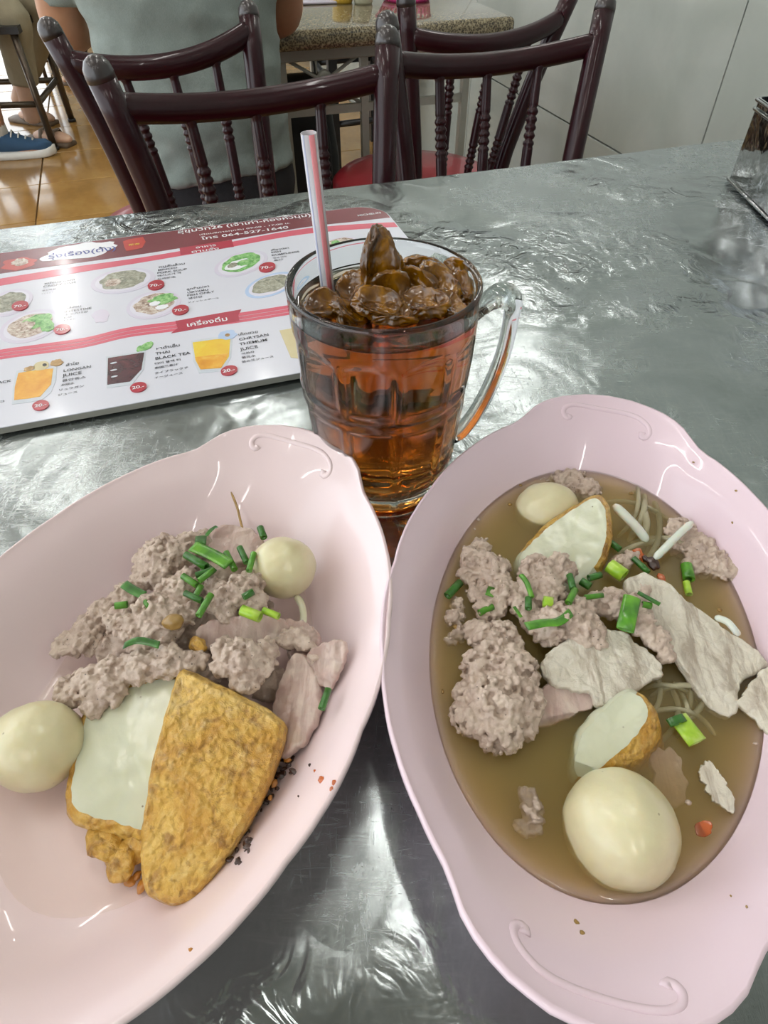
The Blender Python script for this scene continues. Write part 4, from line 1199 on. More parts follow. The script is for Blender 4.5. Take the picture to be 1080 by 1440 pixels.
for pts, z, r, m_, lb in [
    (((629, 838), (647, 819)), SZ + .002, 6, 'darkgreen', LS), (((679, 830), (692, 834)), SZ + .002, 6, 'darkgreen', LS), (((674, 862), (693, 853)), SZ + .007, 5, 'green', LO),
    (((733, 809), (741, 820), (748, 840)), SZ + .013, 3.8, 'green', LO), (((743, 841), (743, 856)), SZ + .012, 5, 'darkgreen', LO), (((801, 809), (806, 828)), SZ + .013, 5, 'darkgreen', LO),
    (((799, 848), (809, 829)), SZ + .015, 5, 'green', LO), (((817, 817), (830, 825)), SZ + .008, 6, 'darkgreen', LO), (((828, 813), (845, 808)), SZ + .009, 5, 'darkgreen', LO),
    (((823, 840), (848, 837)), SZ + .014, 3.8, 'green', LO), (((859, 763), (872, 773)), SZ + .002, 4.5, 'darkgreen', LS), (((891, 785), (912, 805)), SZ + .004, 4.2, 'darkgreen', LS),
    (((965, 795), (969, 815)), SZ + .001, 8, 'green', LS), (((965, 819), (969, 836)), SZ + .001, 5, 'palegreen', LS), (((897, 833), (928, 850)), SZ + .016, 3, 'darkgreen', LO),
    (((903, 850), (916, 852)), SZ + .014, 5, 'green', LO)]:
    onion(pts, z, r, M[m_], LON.get(pts[0], lb), GO)
onion(((764, 846), (777, 848)), SZ + .014, 8.5, M['palegreen'], 'bright spring onion ring with white side left of the fibrous pork slice', GO)
onion(((857, 795), (878, 810)), SZ + .006, 10.5, M['palegreen'], 'pale green spring onion ring below the pointed fish cake slice', GO)
onion(((889, 840), (879, 886)), SZ + .018, 12, M['green'], 'broad flattened spring onion piece standing on the minced pork in the soup', GO, flat=.3)
onion(((953, 1008), (981, 1044)), SZ + .002, 15, M['palegreen'], 'broad bright spring onion piece afloat above the big fish ball', GO, flat=.35)
onion(((948, 1008), (955, 1018)), SZ + .004, 14, M['darkgreen'], 'dark green end of spring onion on the broad bright piece', GO, flat=.3)
for pts, z, r in [(((740, 881), (764, 876), (786, 874), (803, 861)), SZ + .018, 7), (((723, 853), (733, 868)), SZ + .012, 2.5), (((692, 826), (688, 838)), SZ + .007, 6)]:
    onion(pts, z, r, M['green'], {740: 'long flat green onion leaf across the minced pork in the soup', 723: 'tiny onion sliver on the minced pork left of the long leaf', 692: 'small flat onion leaf on the upper left minced pork in the soup'}[pts[0][0]], GO, flat=.18, hollow=False)
# sprouts and noodles
strand(((863, 710, SZ + .010), (882, 728, SZ + .007), (898, 745, SZ + .003), (910, 762, SZ - .001)), 6.5, M['sprout'], 'bean_sprout', 'white bean sprout sticking out behind the pointed fish cake slice', 'bean sprout', 'bean sprouts')
strand(((920, 786, SZ + .003), (938, 768, SZ + .006), (956, 750, SZ + .008), (974, 734, SZ + .010)), 5.5, M['sprout'], 'bean_sprout', 'white bean sprout lying slanted on the half sunk minced pork', 'bean sprout', 'bean sprouts')
strand(((1005, 868, SZ + .006), (1022, 874, SZ + .007), (1033, 886, SZ + .006), (1038, 893, SZ + .004)), 5, M['sprout'], 'bean_sprout', 'white bean sprout end behind the long pale pork slice', 'bean sprout', 'bean sprouts')
rg = random.Random(5)
for k in range(16):
    if k < 8: cx, cy, w_ = rg.uniform(890, 950), rg.uniform(690, 770), 60
    else: cx, cy, w_ = rg.uniform(925, 985), rg.uniform(960, 1010), 50
    a = rg.uniform(-.5, 2.2); pts = []
    for i in range(5):
        f = (i / 4 - .5) * 2
        pts.append((cx + w_ * f * math.cos(a) - 18 * f * f * math.sin(a) * rg.choice((.8, 1.1)), cy + w_ * f * math.sin(a) * .8 + 18 * f * f * math.cos(a), SZ - .0005 - .004 * abs(f) + rg.uniform(-.002, .0012)))
    strand(pts, rg.uniform(3.0, 5.0), M['noodle'], 'rice_noodle', 'translucent rice noodle in the broth under the pale green onion ring' if k < 8 else 'translucent rice noodle in the broth between the pork slices', 'noodle', 'rice noodles behind the pork' if k < 8 else 'rice noodles between the pork slices')
for k, (px, py, r, m_) in enumerate(((898, 780, 11, 'oil'), (918, 792, 11, 'chili'), (930, 812, 8, 'oil'), (908, 786, 8, 'chili'))):
    crumb(px, py, SZ + .0015, r, M[m_], 'chilli_flake', 'reddish brown chilli flake floating beside the slanted bean sprout', 'chilli', 'chilli flakes in the soup', 90 + k, (1, .7, .4))
crumb(990, 1165, SZ, 12, M['oil'], 'oil_drop', 'orange oil drop on the broth right of the big fish ball', 'oil', None, 99, (1, .8, .06))
for k in range(34):
    ph = rg.uniform(0, 6.28); kk = rg.uniform(.60, .745)
    p = BR.W(ph, kk, .0257)
    q = MB(); q.ico(p, (rg.uniform(.0006, .0015), rg.uniform(.0006, .0015), .0005), 1)
    tag(q.build('broth_crumb', M['mince'] if k % 3 else M['garlic']), 'tiny meat crumb floating near the edge of the broth', 'crumb', 'crumbs in the broth')
for k, (px, py, r) in enumerate(((811, 1297, 4.5), (819, 1312, 4.5), (975, 650, 2), (1035, 690, 2), (1030, 735, 2), (1005, 800, 1.5), (1028, 1260, 2), (1050, 1275, 2))):
    p = BR.drop(px, py, .0003)
    crumb(px, py, p.z, r, M['garlic'], 'sauce_speck', 'tiny brown speck on the inner wall of the right bowl', 'speck', 'specks in the right bowl', 110 + k, (1, .8, .3))
# ---------------------------------------------------------------- chairs
def m_maroon():
    n = NT('glossy_maroon_lacquer')
    f = n.noise(30, 3)
    n.set(base=n.mix(f, '#21060d', '#2c0912'), rough=.3, coat=.22, coatr=.04, spec=.25)
    return n.m
M['maroon'] = m_maroon()
M['cap'] = plain('dark_worn_cap', '#2c2424', .35, coat=.4)
M['redvinyl'] = plain('red_seat_vinyl', '#8e1c28', .35, coat=.3)
def chair(tl, tr, ll, lr, face, label, H=.84, ZL_=.69, bow=.03):
    """tl, tr: photo pixels of the two post tops; ll, lr: pixels further down the posts"""
    TL, TR = A(*tl, H), A(*tr, H)
    zz = ZL_ if isinstance(ZL_, tuple) else (ZL_, ZL_)
    LL, LR = A(*ll, zz[0]), A(*lr, zz[1])
    f = face.normalized(); rdir = (TR - TL); rdir.z = 0; rdir.normalize()
    nrm = V((-rdir.y, rdir.x, 0))
    if nrm.dot(f) < 0: nrm = -nrm
    def down(T_, L_, z):
        return L_ + (L_ - T_) * ((L_.z - z) / (T_.z - L_.z)) * V((.45, .45, 1)) if False else L_ + V(((L_.x - T_.x) * .5 * (L_.z - z) / (T_.z - L_.z), (L_.y - T_.y) * .5 * (L_.z - z) / (T_.z - L_.z), z - L_.z))
    SL, SR = down(TL, LL, .45), down(TR, LR, .45)
    base = (SL + SR) / 2; base.z = 0
    t = thing('dining_chair', label, 'chair', base, 'maroon spindle back chairs')
    for T_, L_, S_ in ((TL, LL, SL), (TR, LR, SR)):
        fl = V((S_.x, S_.y, .01)) - nrm * .06 + (S_ - (SL + SR) / 2) * .12
        fl.z = .01
        P = resample(cr([T_, L_, S_, fl], 5), 22, False)
        q = MB(); q.tube(P, [.0165] * 22, 14); q.build('back_post', M['maroon'], t)
        ax = (T_ - L_).normalized()
        q = MB(); q.tube([T_ - ax * .004, T_ + ax * .002, T_ + ax * .010, T_ + ax * .017, T_ + ax * .0205], [.0166, .0168, .0158, .011, .004], 14); q.build('post_cap', M['cap'], t)
    # curved top rail
    A0 = TL.lerp(LL, .22); A1 = TR.lerp(LR, .22)
    def rail(s):
        p = A0.lerp(A1, s); k = 4 * s * (1 - s)
        return p - nrm * bow * k + V((0, 0, -.020 * k))
    q = MB(); q.tube([rail(i / 20) for i in range(21)], [(.0165, .014)] * 21, 14, up=(0, 0, 1)); q.build('top_rail', M['maroon'], t)
    zl = .50
    B0 = down(TL, LL, zl); B1 = down(TR, LR, zl)
    def lrail(s):
        k = 4 * s * (1 - s); return B0.lerp(B1, s) - nrm * bow * .7 * k
    q = MB(); q.tube([lrail(i / 12) for i in range(13)], .012, 12); q.build('lower_rail', M['maroon'], t)
    for s in (.25, .5, .75):
        a, b_ = rail(s), lrail(s)
        P = []; R = []
        N = 96
        for i in range(N + 1):
            x = i / N
            r = .0066 + .0022 * math.sin(math.pi * x)
            if .22 < x < .42 or .62 < x < .80: r = .0058 + .0040 * abs(math.sin(x * math.pi * 26))
            if x < .06: r = .0085
            P.append(a.lerp(b_, x)); R.append(r)
        q = MB(); q.tube(P, R, 10); q.build('spindle', M['maroon'], t)
    # seat and front legs
    sc = (SL + SR) / 2 + nrm * .205
    prof = [(.02, .472), (.15, .472), (.185, .468), (.197, .458), (.197, .448), (.19, .440), (.02, .438)]
    q = MB(); q.lathe(prof, 40, V((sc.x, sc.y, 0)), cap=True); q.build('seat', M['redvinyl'], t)
    q = MB(); q.lathe([(.186, .440), (.198, .436), (.198, .415), (.186, .412)], 40, V((sc.x, sc.y, 0)), cap=False); q.build('seat_ring', M['maroon'], t)
    for s in (-1, 1):
        p = sc + rdir * s * .14 + nrm * .12
        fl = p + rdir * s * .02 + nrm * .03
        q = MB(); q.tube([V((p.x, p.y, .436)), V((fl.x, fl.y, .01))], [.0165, .0145], 12); q.build('leg', M['maroon'], t)
    q = MB(); q.tube([V((sc.x, sc.y, .2)) + V((math.cos(a), math.sin(a), 0)) * .165 for a in [2 * math.pi * i / 32 for i in range(33)]], .009, 8, cap=False); q.build('stretcher', M['maroon'], t)
    return t
chair((141, 107), (545, 62), (222, 290), (540, 250), -VX, 'maroon spindle chair opposite the menu board with its back towards the grey shirt', H=.835)
chair((545, 40), (850, 14), (570, 245), (806, 218), -VX, 'maroon spindle chair next to the tiled wall, nearer of the two there', H=.835, ZL_=.655)
chair((73, 48), (350, 22), (160, 208), (360, 112), VX, 'maroon chair in which the person in the grey shirt sits', H=.825, ZL_=(.674, .745))
chair((571, 4), (806, -14), (581, 200), (735, 150), VX, 'empty maroon chair pushed up to the granite table by the wall', H=.825, ZL_=(.61, .643))

# ---------------------------------------------------------------- granite table behind
def m_granite():
    n = NT('brown_speckled_granite')
    a = n.voro(260); b_ = n.noise(140, 5, .7)
    c = n.ramp(n.math('ADD', n.math('MULTIPLY', a, .6), n.math('MULTIPLY', b_, .6)), [(.3, '#221e19'), (.48, '#4a4236'), (.62, '#75694f'), (.8, '#9c9074')])
    n.set(base=c, rough=.1, coat=.4, coatr=.05)
    return n.m
M['granite'] = m_granite()
M['greymetal'] = plain('grey_painted_steel', '#a6a69c', .4, .2)
M['blackpaint'] = plain('black_paint', '#161618', .4)
GV = 1.69
def ringe_(c, hw, hd, n=24, pw=3):
    out = []
    for k in range(n):
        a = 2 * math.pi * k / n; ca, sa = math.cos(a), math.sin(a)
        out.append(c + UX * hw * math.copysign(abs(ca) ** (2 / pw), ca) + VX * hd * math.copysign(abs(sa) ** (2 / pw), sa))
    return out
gt = thing('granite_table', 'speckled brown granite table with steel base behind the chairs', 'table', UV(.3, 2.05, 0))
q = MB(); q.rbox(UV(.445, GV + .36, .711), (.88, .72, .038), .012, 3, RM); q.build('granite_top', M['granite'], gt)
q = MB(); q.rbox(UV(.445, GV + .36, .676), (.80, .60, .03), .003, 1, RM); q.build('apron', M['greymetal'], gt, smooth=False)
for u in (.08, .33, .53, .80):
    for v in (GV + .08, GV + .62):
        q = MB(); q.box(UV(u, v, .33), (.018, .018, .66), RM); q.build('leg', M['greymetal'], gt, smooth=False)
yv = GV + .08
for (u0, z0, u1, z1) in ((.34, .665, .52, .565), (.34, .565, .52, .665)):
    q = MB(); q.tube([UV(u0, yv, z0), UV(u1, yv, z1)], .004, 8); q.build('cross_rod', M['greymetal'], gt)
q = MB(); q.ico(UV(.43, yv - .004, .615), (.020, .008, .027), 3, RM); q.build('rosette', M['greymetal'], gt)
for z in (.555, .10):
    q = MB(); q.box(UV(.445, yv, z), (.72, .012, .018), RM); q.build('rail', M['greymetal'], gt, smooth=False)
# things on it
GZ = .7302
c = A(432, 4, GZ)
q = MB(); q.rbox(c + V((0, .05, .004)), (.13, .17, .006), .002, 1, Matrix.Rotation(.2, 3, 'Z')); tag(q.build('menu_board', M['pr_plate'], smooth=False), 'pale printed menu lying on the granite table', 'menu')
def jar(px, py, r, h, mat, name, label, cat, lid=None, shape='jar'):
    c = A(px, py, GZ); t = thing(name, label, cat, c)
    q = MB(); q.lathe([(r * .9, .0), (r, .006), (r, h * .8), (r * .86, h * .92), (r * .86, h)], 28, c, cap=True); q.build('body', mat, t)
    q = MB(); q.lathe([(r * .95, h), (r * .95, h + .014), (r * .8, h + .017)], 28, c, cap=True); q.build('lid', lid, t)
M['yellowp'] = plain('yellow_plastic', '#c9a63a', .3)
M['jarw'] = plain('milky_jar_plastic', '#c9c9ad', .2, alpha=.8)
M['pinkp'] = plain('pink_plastic', '#d23f86', .35)
M['lidw'] = plain('white_lid_plastic', '#dcdcd8', .35)
jar(482, 4, .026, .085, M['yellowp'], 'condiment_jar', 'yellow condiment jar on the granite table', 'jar', M['lidw'])
jar(511, 5, .024, .085, M['jarw'], 'condiment_jar', 'clear condiment jar beside the yellow one on the granite table', 'jar', M['lidw'])
bc = A(572, 0, GZ); bk = thing('plastic_basket', 'pink plastic basket on the granite table', 'basket', bc)
q = MB(); q.lathe([(.002, .002), (.052, .002), (.06, .012), (.064, .012), (.058, .0), (.002, .0)], 32, bc, cap=True); q.build('base', M['pinkp'], bk)
for k in range(28):
    a = 2 * math.pi * k / 28
    q = MB(); q.tube([bc + V((.059 * math.cos(a), .059 * math.sin(a), .008)), bc + V((.072 * math.cos(a), .072 * math.sin(a), .062))], .0028, 6); q.build('rib', M['pinkp'], bk)
q = MB(); q.lathe([(.070, .060), (.076, .060), (.077, .068), (.071, .068), (.070, .060)], 32, bc); q.build('rim', M['pinkp'], bk)

# black bag beside the seated person, under the table
M['bagcloth'] = plain('black_bag_cloth', '#131316', .6, scale=120)
bgc = UV(.375, 1.93, .19)
bag = thing('black_bag', 'black cloth bag hanging under the granite table beside the grey shirt', 'bag', bgc)
q = MB(); q.loft([ringe_(bgc + V((0, 0, z)), a, b_) for z, a, b_ in ((.0, .06, .03), (.01, .10, .06), (.08, .12, .075), (.22, .12, .07), (.34, .105, .055), (.40, .09, .03), (.41, .07, .012))], cap=True); q.build('bag_body', M['bagcloth'], bag)
q = MB(); q.loft([ringe_(bgc + V((0, 0, z)) - VX * d, a, .012) for z, a, d in ((.12, .05, .072), (.14, .085, .078), (.26, .085, .070), (.36, .075, .050), (.40, .06, .030))], cap=True); q.build('bag_flap', M['bagcloth'], bag)
for s in (-1, 1):
    q = MB(); q.tube(cr([bgc + UX * s * .07 + V((0, 0, .39)), bgc + UX * s * .065 + V((0, 0, .45)), bgc + UX * s * .02 + V((0, 0, .475))], 5), [(.003, .009)] * 11, 8); q.build('bag_strap', M['bagcloth'], bag)

# black chair on the far side of that table
bt = thing('black_chair', 'black chair standing on the far side of the granite table', 'chair', V((.05, 3.2, 0)))
bp4 = [V((-.2, 2.92, 0)), V((.06, 3.02, 0)), V((-.05, 3.46, 0)), V((-.30, 3.36, 0))]
for k, p in enumerate(bp4):
    q = MB(); q.box(p + V((0, 0, .23 if k < 2 else .45)), (.034, .034, .46 if k < 2 else .9), RM); q.build('leg', M['blackpaint'], bt, smooth=False)
for z in (.22, .34):
    for i in range(4):
        a, b_ = bp4[i], bp4[(i + 1) % 4]
        q = MB(); q.tube([a + V((0, 0, z)), b_ + V((0, 0, z))], .012, 8); q.build('stretcher', M['blackpaint'], bt)
q = MB(); q.loft([[p * 1.0 + V((0, 0, z)) for p in bp4] for z in (.45, .49)], cap=True); q.build('seat', M['blackpaint'], bt, smooth=False)
q = MB(); q.loft([[bp4[2] + V((0, 0, .62)), bp4[3] + V((0, 0, .62)), bp4[3] + V((0, .02, .62)), bp4[2] + V((0, .02, .62))], [bp4[2] + V((0, 0, .9)), bp4[3] + V((0, 0, .9)), bp4[3] + V((0, .02, .9)), bp4[2] + V((0, .02, .9))]], cap=True); q.build('backrest', M['blackpaint'], bt, smooth=False)

# ---------------------------------------------------------------- people
def m_cloth(name, a, b_, sc=500, weave=.25):
    n = NT(name)
    f = n.noise(18, 4, .6, .4); g = n.noise(sc, 3, .7)
    n.set(base=n.mix(n.math('ADD', n.math('MULTIPLY', f, .5), n.math('MULTIPLY', g, .5)), a, b_), rough=.85)
    n.bump(n.math('ADD', n.math('MULTIPLY', n.noise(9, 3, .5, 1.2), 5), g), weave, .003)
    return n.m
M['greyshirt'] = m_cloth('heather_grey_cotton', '#5c6662', '#98a39e')
M['darksleeve'] = m_cloth('charcoal_cotton', '#3c4040', '#565b5a')
M['blackcloth'] = m_cloth('black_cotton', '#141417', '#26262a')
M['khaki'] = m_cloth('khaki_cotton', '#7c7460', '#a89e84')
M['brownc'] = m_cloth('dark_brown_cotton', '#3a332f', '#554b45')
M['blouse'] = m_cloth('pale_blue_cotton', '#8f9db0', '#b4c0d0')
def m_skin(name, a, b_):
    n = NT(name); n.set(base=n.mix(n.noise(40, 4), a, b_), rough=.5, sss=.12, sssr=(.01, .004, .002), ssss=1.0)
    return n.m
M['skin'] = m_skin('tanned_skin', '#a2775c', '#b98d70')
M['skin2'] = m_skin('light_skin', '#c49a80', '#d6b096')
M['hair'] = plain('black_hair', '#17130f', .45, var=.3, scale=300)
M['navy'] = m_cloth('navy_shoe_mesh', '#24405c', '#3a5c7c', 900)
M['sole'] = plain('white_shoe_sole', '#dedbd4', .6)
M['sock'] = m_cloth('white_sock', '#cfccc4', '#e2e0da', 700)
M['sandal'] = plain('brown_sandal', '#6c5a48', .6)
def ringe(c, hw, hd, X, Y, n=20, pw=2.4):
    out = []
    for k in range(n):
        a = 2 * math.pi * k / n; ca, sa = math.cos(a), math.sin(a)
        out.append(c + X * hw * math.copysign(abs(ca) ** (2 / pw), ca) + Y * hd * math.copysign(abs(sa) ** (2 / pw), sa))
    return out
def limb(q, pts, rad, n=14):
    P = cr(pts, 5); m = len(P); R = []
    for i in range(m):
        x = i / (m - 1) * (len(rad) - 1); k = min(int(x), len(rad) - 2); R.append(rad[k] + (rad[k + 1] - rad[k]) * (x - k))
    q.tube(P, R, n)
def person(label, org, yaw, shirt, pants, skin, elbow, wrist, knee, ankle, shoe, tuck=(1, 0), pant_len=1.0, sleeve=.85, lean=.03, hem=.50, group=None, sc=1.0):
    R = Matrix.Rotation(yaw, 3, 'Z')
    def W(x, y, z): return V(org) + R @ V((x * sc, y * sc, z * sc if z > .6 else z))
    X, Y = R @ V((1, 0, 0)), R @ V((0, 1, 0))
    def ay(s): return ankle[1] - (tuck[1] if s == tuck[0] else 0)
    t = thing('person', label, 'person', V((org[0], org[1], 0)), group)
    body = [(.0, .465, .165, .125), (.0, .55, .160, .118), (.0, .66, .148, .108), (lean * .4, .78, .160, .112), (lean * .8, .90, .178, .112), (lean, .99, .178, .095), (lean, 1.03, .13, .075), (lean, 1.06, .062, .06), (lean + .01, 1.11, .052, .055), (lean + .02, 1.15, .05, .055)]
    q = MB(); q.loft([ringe(W(0, y, z), a, b_, X, Y) for y, z, a, b_ in body], cap=True)
    hc = W(0, lean + .045, 1.205)
    q.ico(hc, (.073, .092, .112), 3, R)
    q.ico(W(0, lean + .07, 1.145), (.05, .055, .05), 2, R)                 # jaw
    q.ico(W(0, lean + .14, 1.195), (.013, .018, .022), 2, R)              # nose
    q.ico(W(0, lean + .128, 1.16), (.024, .010, .008), 2, R)              # mouth
    for s in (-1, 1):
        q.ico(W(s * .074, lean + .035, 1.20), (.010, .018, .030), 2, R)   # ears
        S_, E_, H_ = W(s * .185, lean, .985), W(s * elbow[0], elbow[1], elbow[2]), W(s * wrist[0], wrist[1], wrist[2])
        limb(q, [S_, S_.lerp(E_, .5), E_, E_.lerp(H_, .5), H_], [.052, .048, .040, .038, .027])
        d = (H_ - E_).normalized(); sd = d.cross(V((0, 0, 1))).normalized()
        q.ico(H_ + d * .045, (.036, .042, .018), 2, R)
        for k, (o_, ln) in enumerate(((-.030, .062), (-.010, .075), (.010, .070), (.029, .055))):
            p = H_ + d * .07 + sd * o_
            q.tube([p, p + d * ln * .5 + V((0, 0, .004)), p + d * ln - V((0, 0, .012))], [.010, .009, .007], 8)
        th = H_ + d * .02 - sd * s * .03
        q.tube([th, th + d * .03 - sd * s * .022, th + d * .058 - sd * s * .026], [.012, .011, .008], 8)
        K_, N_ = W(s * knee[0], knee[1], knee[2]), W(s * ankle[0], ay(s), ankle[2])
        Hp = W(s * .085, 0, .50)
        limb(q, [Hp, Hp.lerp(K_, .5), K_, K_.lerp(N_, .3), K_.lerp(N_, .7), N_], [.085, .075, .058, .056, .042, .035])
        f = W(s * ankle[0], ay(s) + .06, .035)
        q.ico(f + (R @ V((0, .03, 0))), (.040, .115, .030), 3, R)
    q.build('body', M[skin], t, remesh=(.009, 3))
    # clothes
    q = MB(); q.loft([ringe(W(0, y, z), a + .016, b_ + .018, X, Y, pw=2.3) for y, z, a, b_ in [(0, hem, .166, .125)] + body[1:7] + [(lean, 1.052, .075, .068)]], cap=True)
    for s in (-1, 1):
        S_, E_ = W(s * .165, lean, .985), W(s * elbow[0], elbow[1], elbow[2])
        limb(q, [S_, S_.lerp(E_, .5 * sleeve), S_.lerp(E_, sleeve)], [.066, .066, .062])
    sh = q.build('t_shirt', M[shirt], t, remesh=(.009, 4))
    nn = [v.normal.copy() for v in sh.data.vertices]
    for v, vn in zip(sh.data.vertices, nn):
        w_ = v.co + WL[sh.name]
        v.co += vn * (.010 * noise.noise(V((w_.x * 6, w_.y * 6, w_.z * 15))) + .005 * (1 - 2 * abs(noise.noise(V((w_.x * 12, w_.y * 12, w_.z * 22))))) + .002 * noise.noise(w_ * 30))
    q = MB(); q.loft([ringe(W(0, 0, z), a, b_, X, Y) for z, a, b_ in ((.445, .165, .13), (.5, .178, .138), (.565, .172, .13), (.60, .164, .122))], cap=True)
    for s in (-1, 1):
        K_, N_ = W(s * knee[0], knee[1], knee[2]), W(s * ankle[0], ay(s), ankle[2]); Hp = W(s * .085, 0, .50)
        if pant_len <= .5:
            limb(q, [Hp, Hp.lerp(K_, .5), Hp.lerp(K_, 1.04)], [.098, .090, .082])
        else:
            limb(q, [Hp, Hp.lerp(K_, .5), K_, K_.lerp(N_, .4 * pant_len), K_.lerp(N_, pant_len)], [.098, .090, .074, .070, .062])
    q.build('trousers' if pant_len > .5 else 'shorts', M[pants], t, remesh=(.010, 3))
    q = MB(); q.ico(hc + V((0, 0, .016)) - Y * .012, (.082, .098, .106), 3, R)
    q.v = [p for p in q.v]
    keep = MB()
    idx = {}
    for f in q.f:
        cc = sum((q.v[i] for i in f), V((0, 0, 0))) / 3 - hc
        if cc.dot(Y) < .045 + .6 * max(0, cc.z - .05) and cc.z > -.07: keep.f.append(f)
    keep.v = q.v
    keep.build('hair', M['hair'], t)
    for s in (-1, 1):
        e = MB(); e.ico(W(s * .03, lean + .126, 1.215), (.012, .008, .007), 2, R); e.build('eye', M['blackpaint'], t)
        a_ = W(s * ankle[0], ay(s), 0)
        if shoe == 'sneaker':
            q = MB()
            rr = []
            for k in range(13):
                y = -.075 + .285 * k / 12
                w_ = .036 + .012 * math.sin(math.pi * min(1, k / 9)) - (.016 * ((k - 9) / 3) ** 2 if k > 9 else 0)
                h_ = .095 if k < 3 else max(.045, .098 - .0075 * (k - 2))
                if k in (0, 12): w_ *= .6; h_ *= .7
                rr.append(ringe(a_ + R @ V((0, y, .028 + h_ / 2)), w_, h_ / 2, X, V((0, 0, 1)), 16, 2.6))
            q.loft(rr, cap=True); q.build('shoe_upper', M['navy'], t)
            q = MB(); rr = []
            for k in range(13):
                y = -.082 + .302 * k / 12
                w_ = .040 + .013 * math.sin(math.pi * min(1, k / 9)) - (.018 * ((k - 9) / 3) ** 2 if k > 9 else 0)
                if k in (0, 12): w_ *= .6
                lift = .012 * max(0, (k - 9) / 3) ** 2
                rr.append(ringe(a_ + R @ V((0, y, .020 + lift)), w_, .019, X, V((0, 0, 1)), 16, 4))
            q.loft(rr, cap=True); q.build('shoe_sole', M['sole'], t)
            for k in range(4):
                y = .055 + .026 * k; z = .112 - .008 * k - .0195 * k * .2
                q = MB(); q.tube([a_ + R @ V((-.03, y, z - .020)), a_ + R @ V((0, y + .004, z + .002)), a_ + R @ V((.03, y, z - .020))], .0035, 6); q.build('shoelace', M['sole'], t)
            q = MB(); N_ = W(s * ankle[0], ay(s), .075); q.tube([N_, N_ + V((0, 0, .07)), N_ + V((0, 0, .115))], [.044, .041, .043], 16); q.build('sock', M['sock'], t)
        else:
            q = MB(); rr = []
            for k in range(9):
                y = -.07 + .26 * k / 8; w_ = .038 + .010 * math.sin(math.pi * k / 8) * (1 if k < 6 else .8)
                rr.append(ringe(a_ + R @ V((0, y, .012)), w_, .012, X, V((0, 0, 1)), 14, 4))
            q.loft(rr, cap=True); q.build('sandal_sole', M['sandal'], t)
            for y in (.05, .12):
                q = MB(); q.tube([a_ + R @ V((-.045, y, .02)), a_ + R @ V((-.02, y, .068)), a_ + R @ V((.02, y, .068)), a_ + R @ V((.045, y, .02))], [(.004, .012)] * 4, 8); q.build('sandal_strap', M['sandal'], t)
    return t
hipm = UV(.112, 1.53)
person('person in a grey t-shirt and black trousers sitting with the back to the camera', hipm, RA + .03, 'greyshirt', 'blackcloth', 'skin', (.215, .13, .765), (.12, .36, .765), (.11, .36, .49), (.11, .34, .09), 'sandal', hem=.545, sleeve=.72)
SEATS = []
def seated(label, ank, yaw, **kw):
    """put the person so that the right ankle stands at the given floor point"""
    R = Matrix.Rotation(yaw, 3, 'Z')
    s = kw.pop('side', 1)
    o = V((ank.x, ank.y, 0)) - R @ V((s * kw['ankle'][0], kw['ankle'][1], 0))
    kw.pop('mark', None)
    SEATS.append((o, yaw))
    return person(label, o, yaw, **kw)
base = dict(elbow=(.24, .12, .76), wrist=(.14, .36, .78), knee=(.11, .43, .50))
an = A(5, 206, .05)
seated('person in shorts with navy sneakers and white socks at the left edge', an, -math.pi / 2 + .15, shirt='blouse', pants='khaki', skin='skin', ankle=(.12, .40, .09), shoe='sneaker', pant_len=.4, side=-1, tuck=(1, .34), **base)
an = A(52, 188, .04)
seated('person in rolled khaki trousers and sandals behind the metal table legs', an, -math.pi / 2 - .35, shirt='brownc', pants='khaki', skin='skin2', ankle=(.12, .36, .09), shoe='sandal', pant_len=.62, side=1, tuck=(-1, .3), **base)
an = A(118, 100, .04)
seated('person in dark clothes sitting farthest away behind the metal stools', an, math.pi * .9, shirt='brownc', pants='brownc', skin='skin2', ankle=(.12, .36, .09), shoe='sandal', pant_len=.9, side=1, **base)

# metal table and stools at the left
M['tubemetal'] = plain('brown_bronze_tube', '#5b5146', .3, .7)
def frame_table(pts, h, label, cat, name, top, r=.012):
    c = sum(pts, V((0, 0, 0))) / len(pts)
    t = thing(name, label, cat, V((c.x, c.y, 0)), None)
    for p in pts:
        d = (p - c); e = p + d * .05
        q = MB(); q.tube([V((p.x, p.y, h)), V((e.x, e.y, .015))], r, 10); q.build('leg', M['tubemetal'], t)
        q = MB(); q.tube([V((e.x, e.y, .018)), V((e.x, e.y, 0.004))], r * 1.25, 10); q.build('foot', M['blackpaint'], t)
    for z in (h * .42,):
        for i in range(len(pts)):
            a, b_ = pts[i], pts[(i + 1) % len(pts)]
            q = MB(); q.tube([V((a.x, a.y, z)), V((b_.x, b_.y, z))], r * .8, 8); q.build('stretcher', M['tubemetal'], t)
    q = MB(); q.loft([[V((p.x, p.y, z)) + (p - c) * .12 for p in pts] for z in (h, h + .025)], cap=True); q.build(name.split('_')[-1] + '_top', top, t, smooth=False)
    return t
fl = V((-1, 0, 0))
p1, p2 = A(75, 211, 0), A(98, 173, 0)
frame_table([p1, p2, p2 + V((-.50, -.06, 0)), p1 + V((-.50, -.06, 0))], .45, 'bronze metal stool under the person in rolled khaki trousers', 'stool', 'metal_stool', M['blackpaint'], .016)
a = A(93, 142, 0); dx = V((-.28, .06, 0)); dy = V((.05, .30, 0))
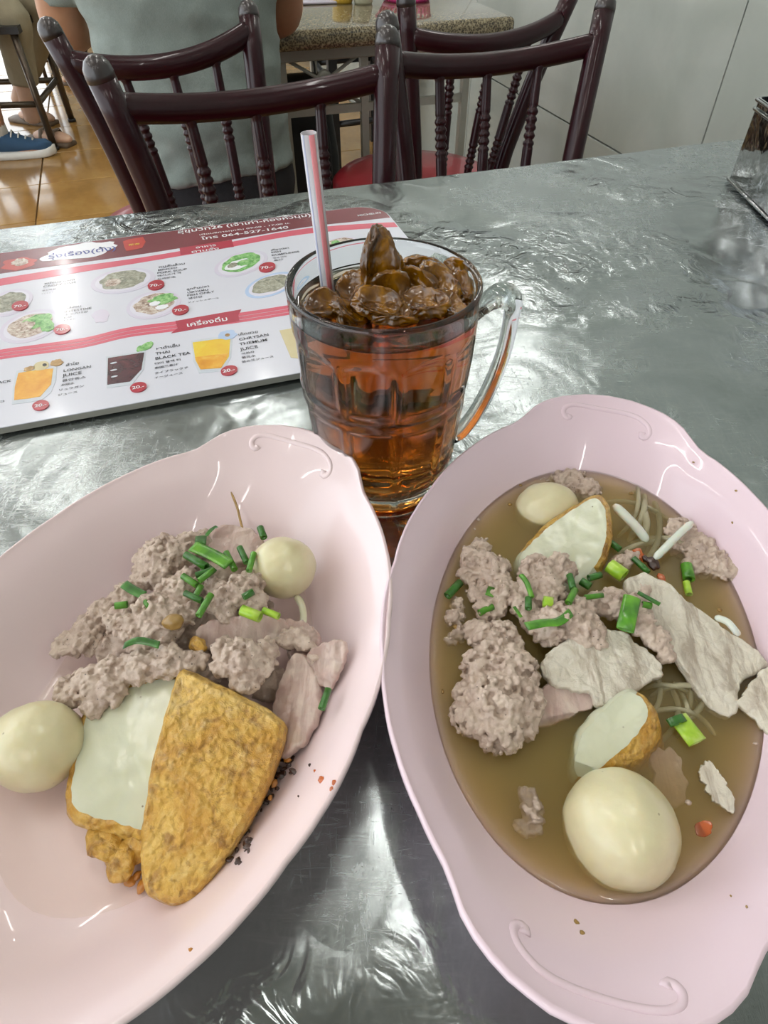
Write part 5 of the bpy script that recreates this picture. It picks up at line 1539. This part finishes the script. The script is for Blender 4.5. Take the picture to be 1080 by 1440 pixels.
frame_table([a, a + dy, a + dx + dy, a + dx], .45, 'small bronze metal stool standing empty behind the stool with tall legs', 'stool', 'metal_stool', M['blackpaint'], .011)
for (o, yw), lab in ((SEATS[0], 'bronze metal stool under the person with navy sneakers'), (SEATS[2], 'bronze metal stool under the person in dark clothes')):
    R = Matrix.Rotation(yw, 3, 'Z')
    frame_table([o + R @ V((x, y, 0)) for x, y in ((-.14, -.15), (.14, -.15), (.14, .13), (-.14, .13))], .40, lab, 'stool', 'metal_stool', M['blackpaint'], .012)
# ---------------------------------------------------------------- steel condiment caddy at the right
def m_polish():
    n = NT('polished_dented_steel')
    n.set(base='#b9bbbd', metal=1, rough=.09)
    n.bump(n.noise(45, 2, .5, .6), .25, .004)
    return n.m
M['polish'] = m_polish()
cx0, cy1, cw, cl_, ch = .3915, .779, .15, .20, .082
cc = V((cx0 + cw / 2, cy1 - cl_ / 2, TZ + .0012))
cd_ = thing('condiment_caddy', 'polished steel condiment box standing at the right edge of the table', 'box', cc)
def rrect(w_, l_, z, r=.008, n=5):
    out = []
    for sx, sy, a0 in ((1, 1, 0), (-1, 1, 90), (-1, -1, 180), (1, -1, 270)):
        for i in range(n + 1):
            a = math.radians(a0 + 90 * i / n); out.append(cc + V((sx * (w_ / 2 - r) + r * math.cos(a), sy * (l_ / 2 - r) + r * math.sin(a), z)))
    return out
q = MB(); q.loft([rrect(cw - .006, cl_ - .006, .003), rrect(cw, cl_, .004), rrect(cw, cl_, ch), rrect(cw - .003, cl_ - .003, ch), rrect(cw - .003, cl_ - .003, .006)], cap=True); q.build('box_body', M['polish'], cd_, angle=40)
for z, e in ((.002, .004), (ch - .002, .005), (ch - .010, .003)):
    P = rrect(cw + e * .6, cl_ + e * .6, z)
    q = MB(); q.tube(P + [P[0], P[1]], .0017, 8, cap=False); q.build('rim_bead', M['polish'], cd_)
q = MB(); q.box(cc + V((0, 0, .04)), (cw - .006, .002, .066)); q.build('divider', M['polish'], cd_, smooth=False)
bpy.data.scenes.remove(BENCH)
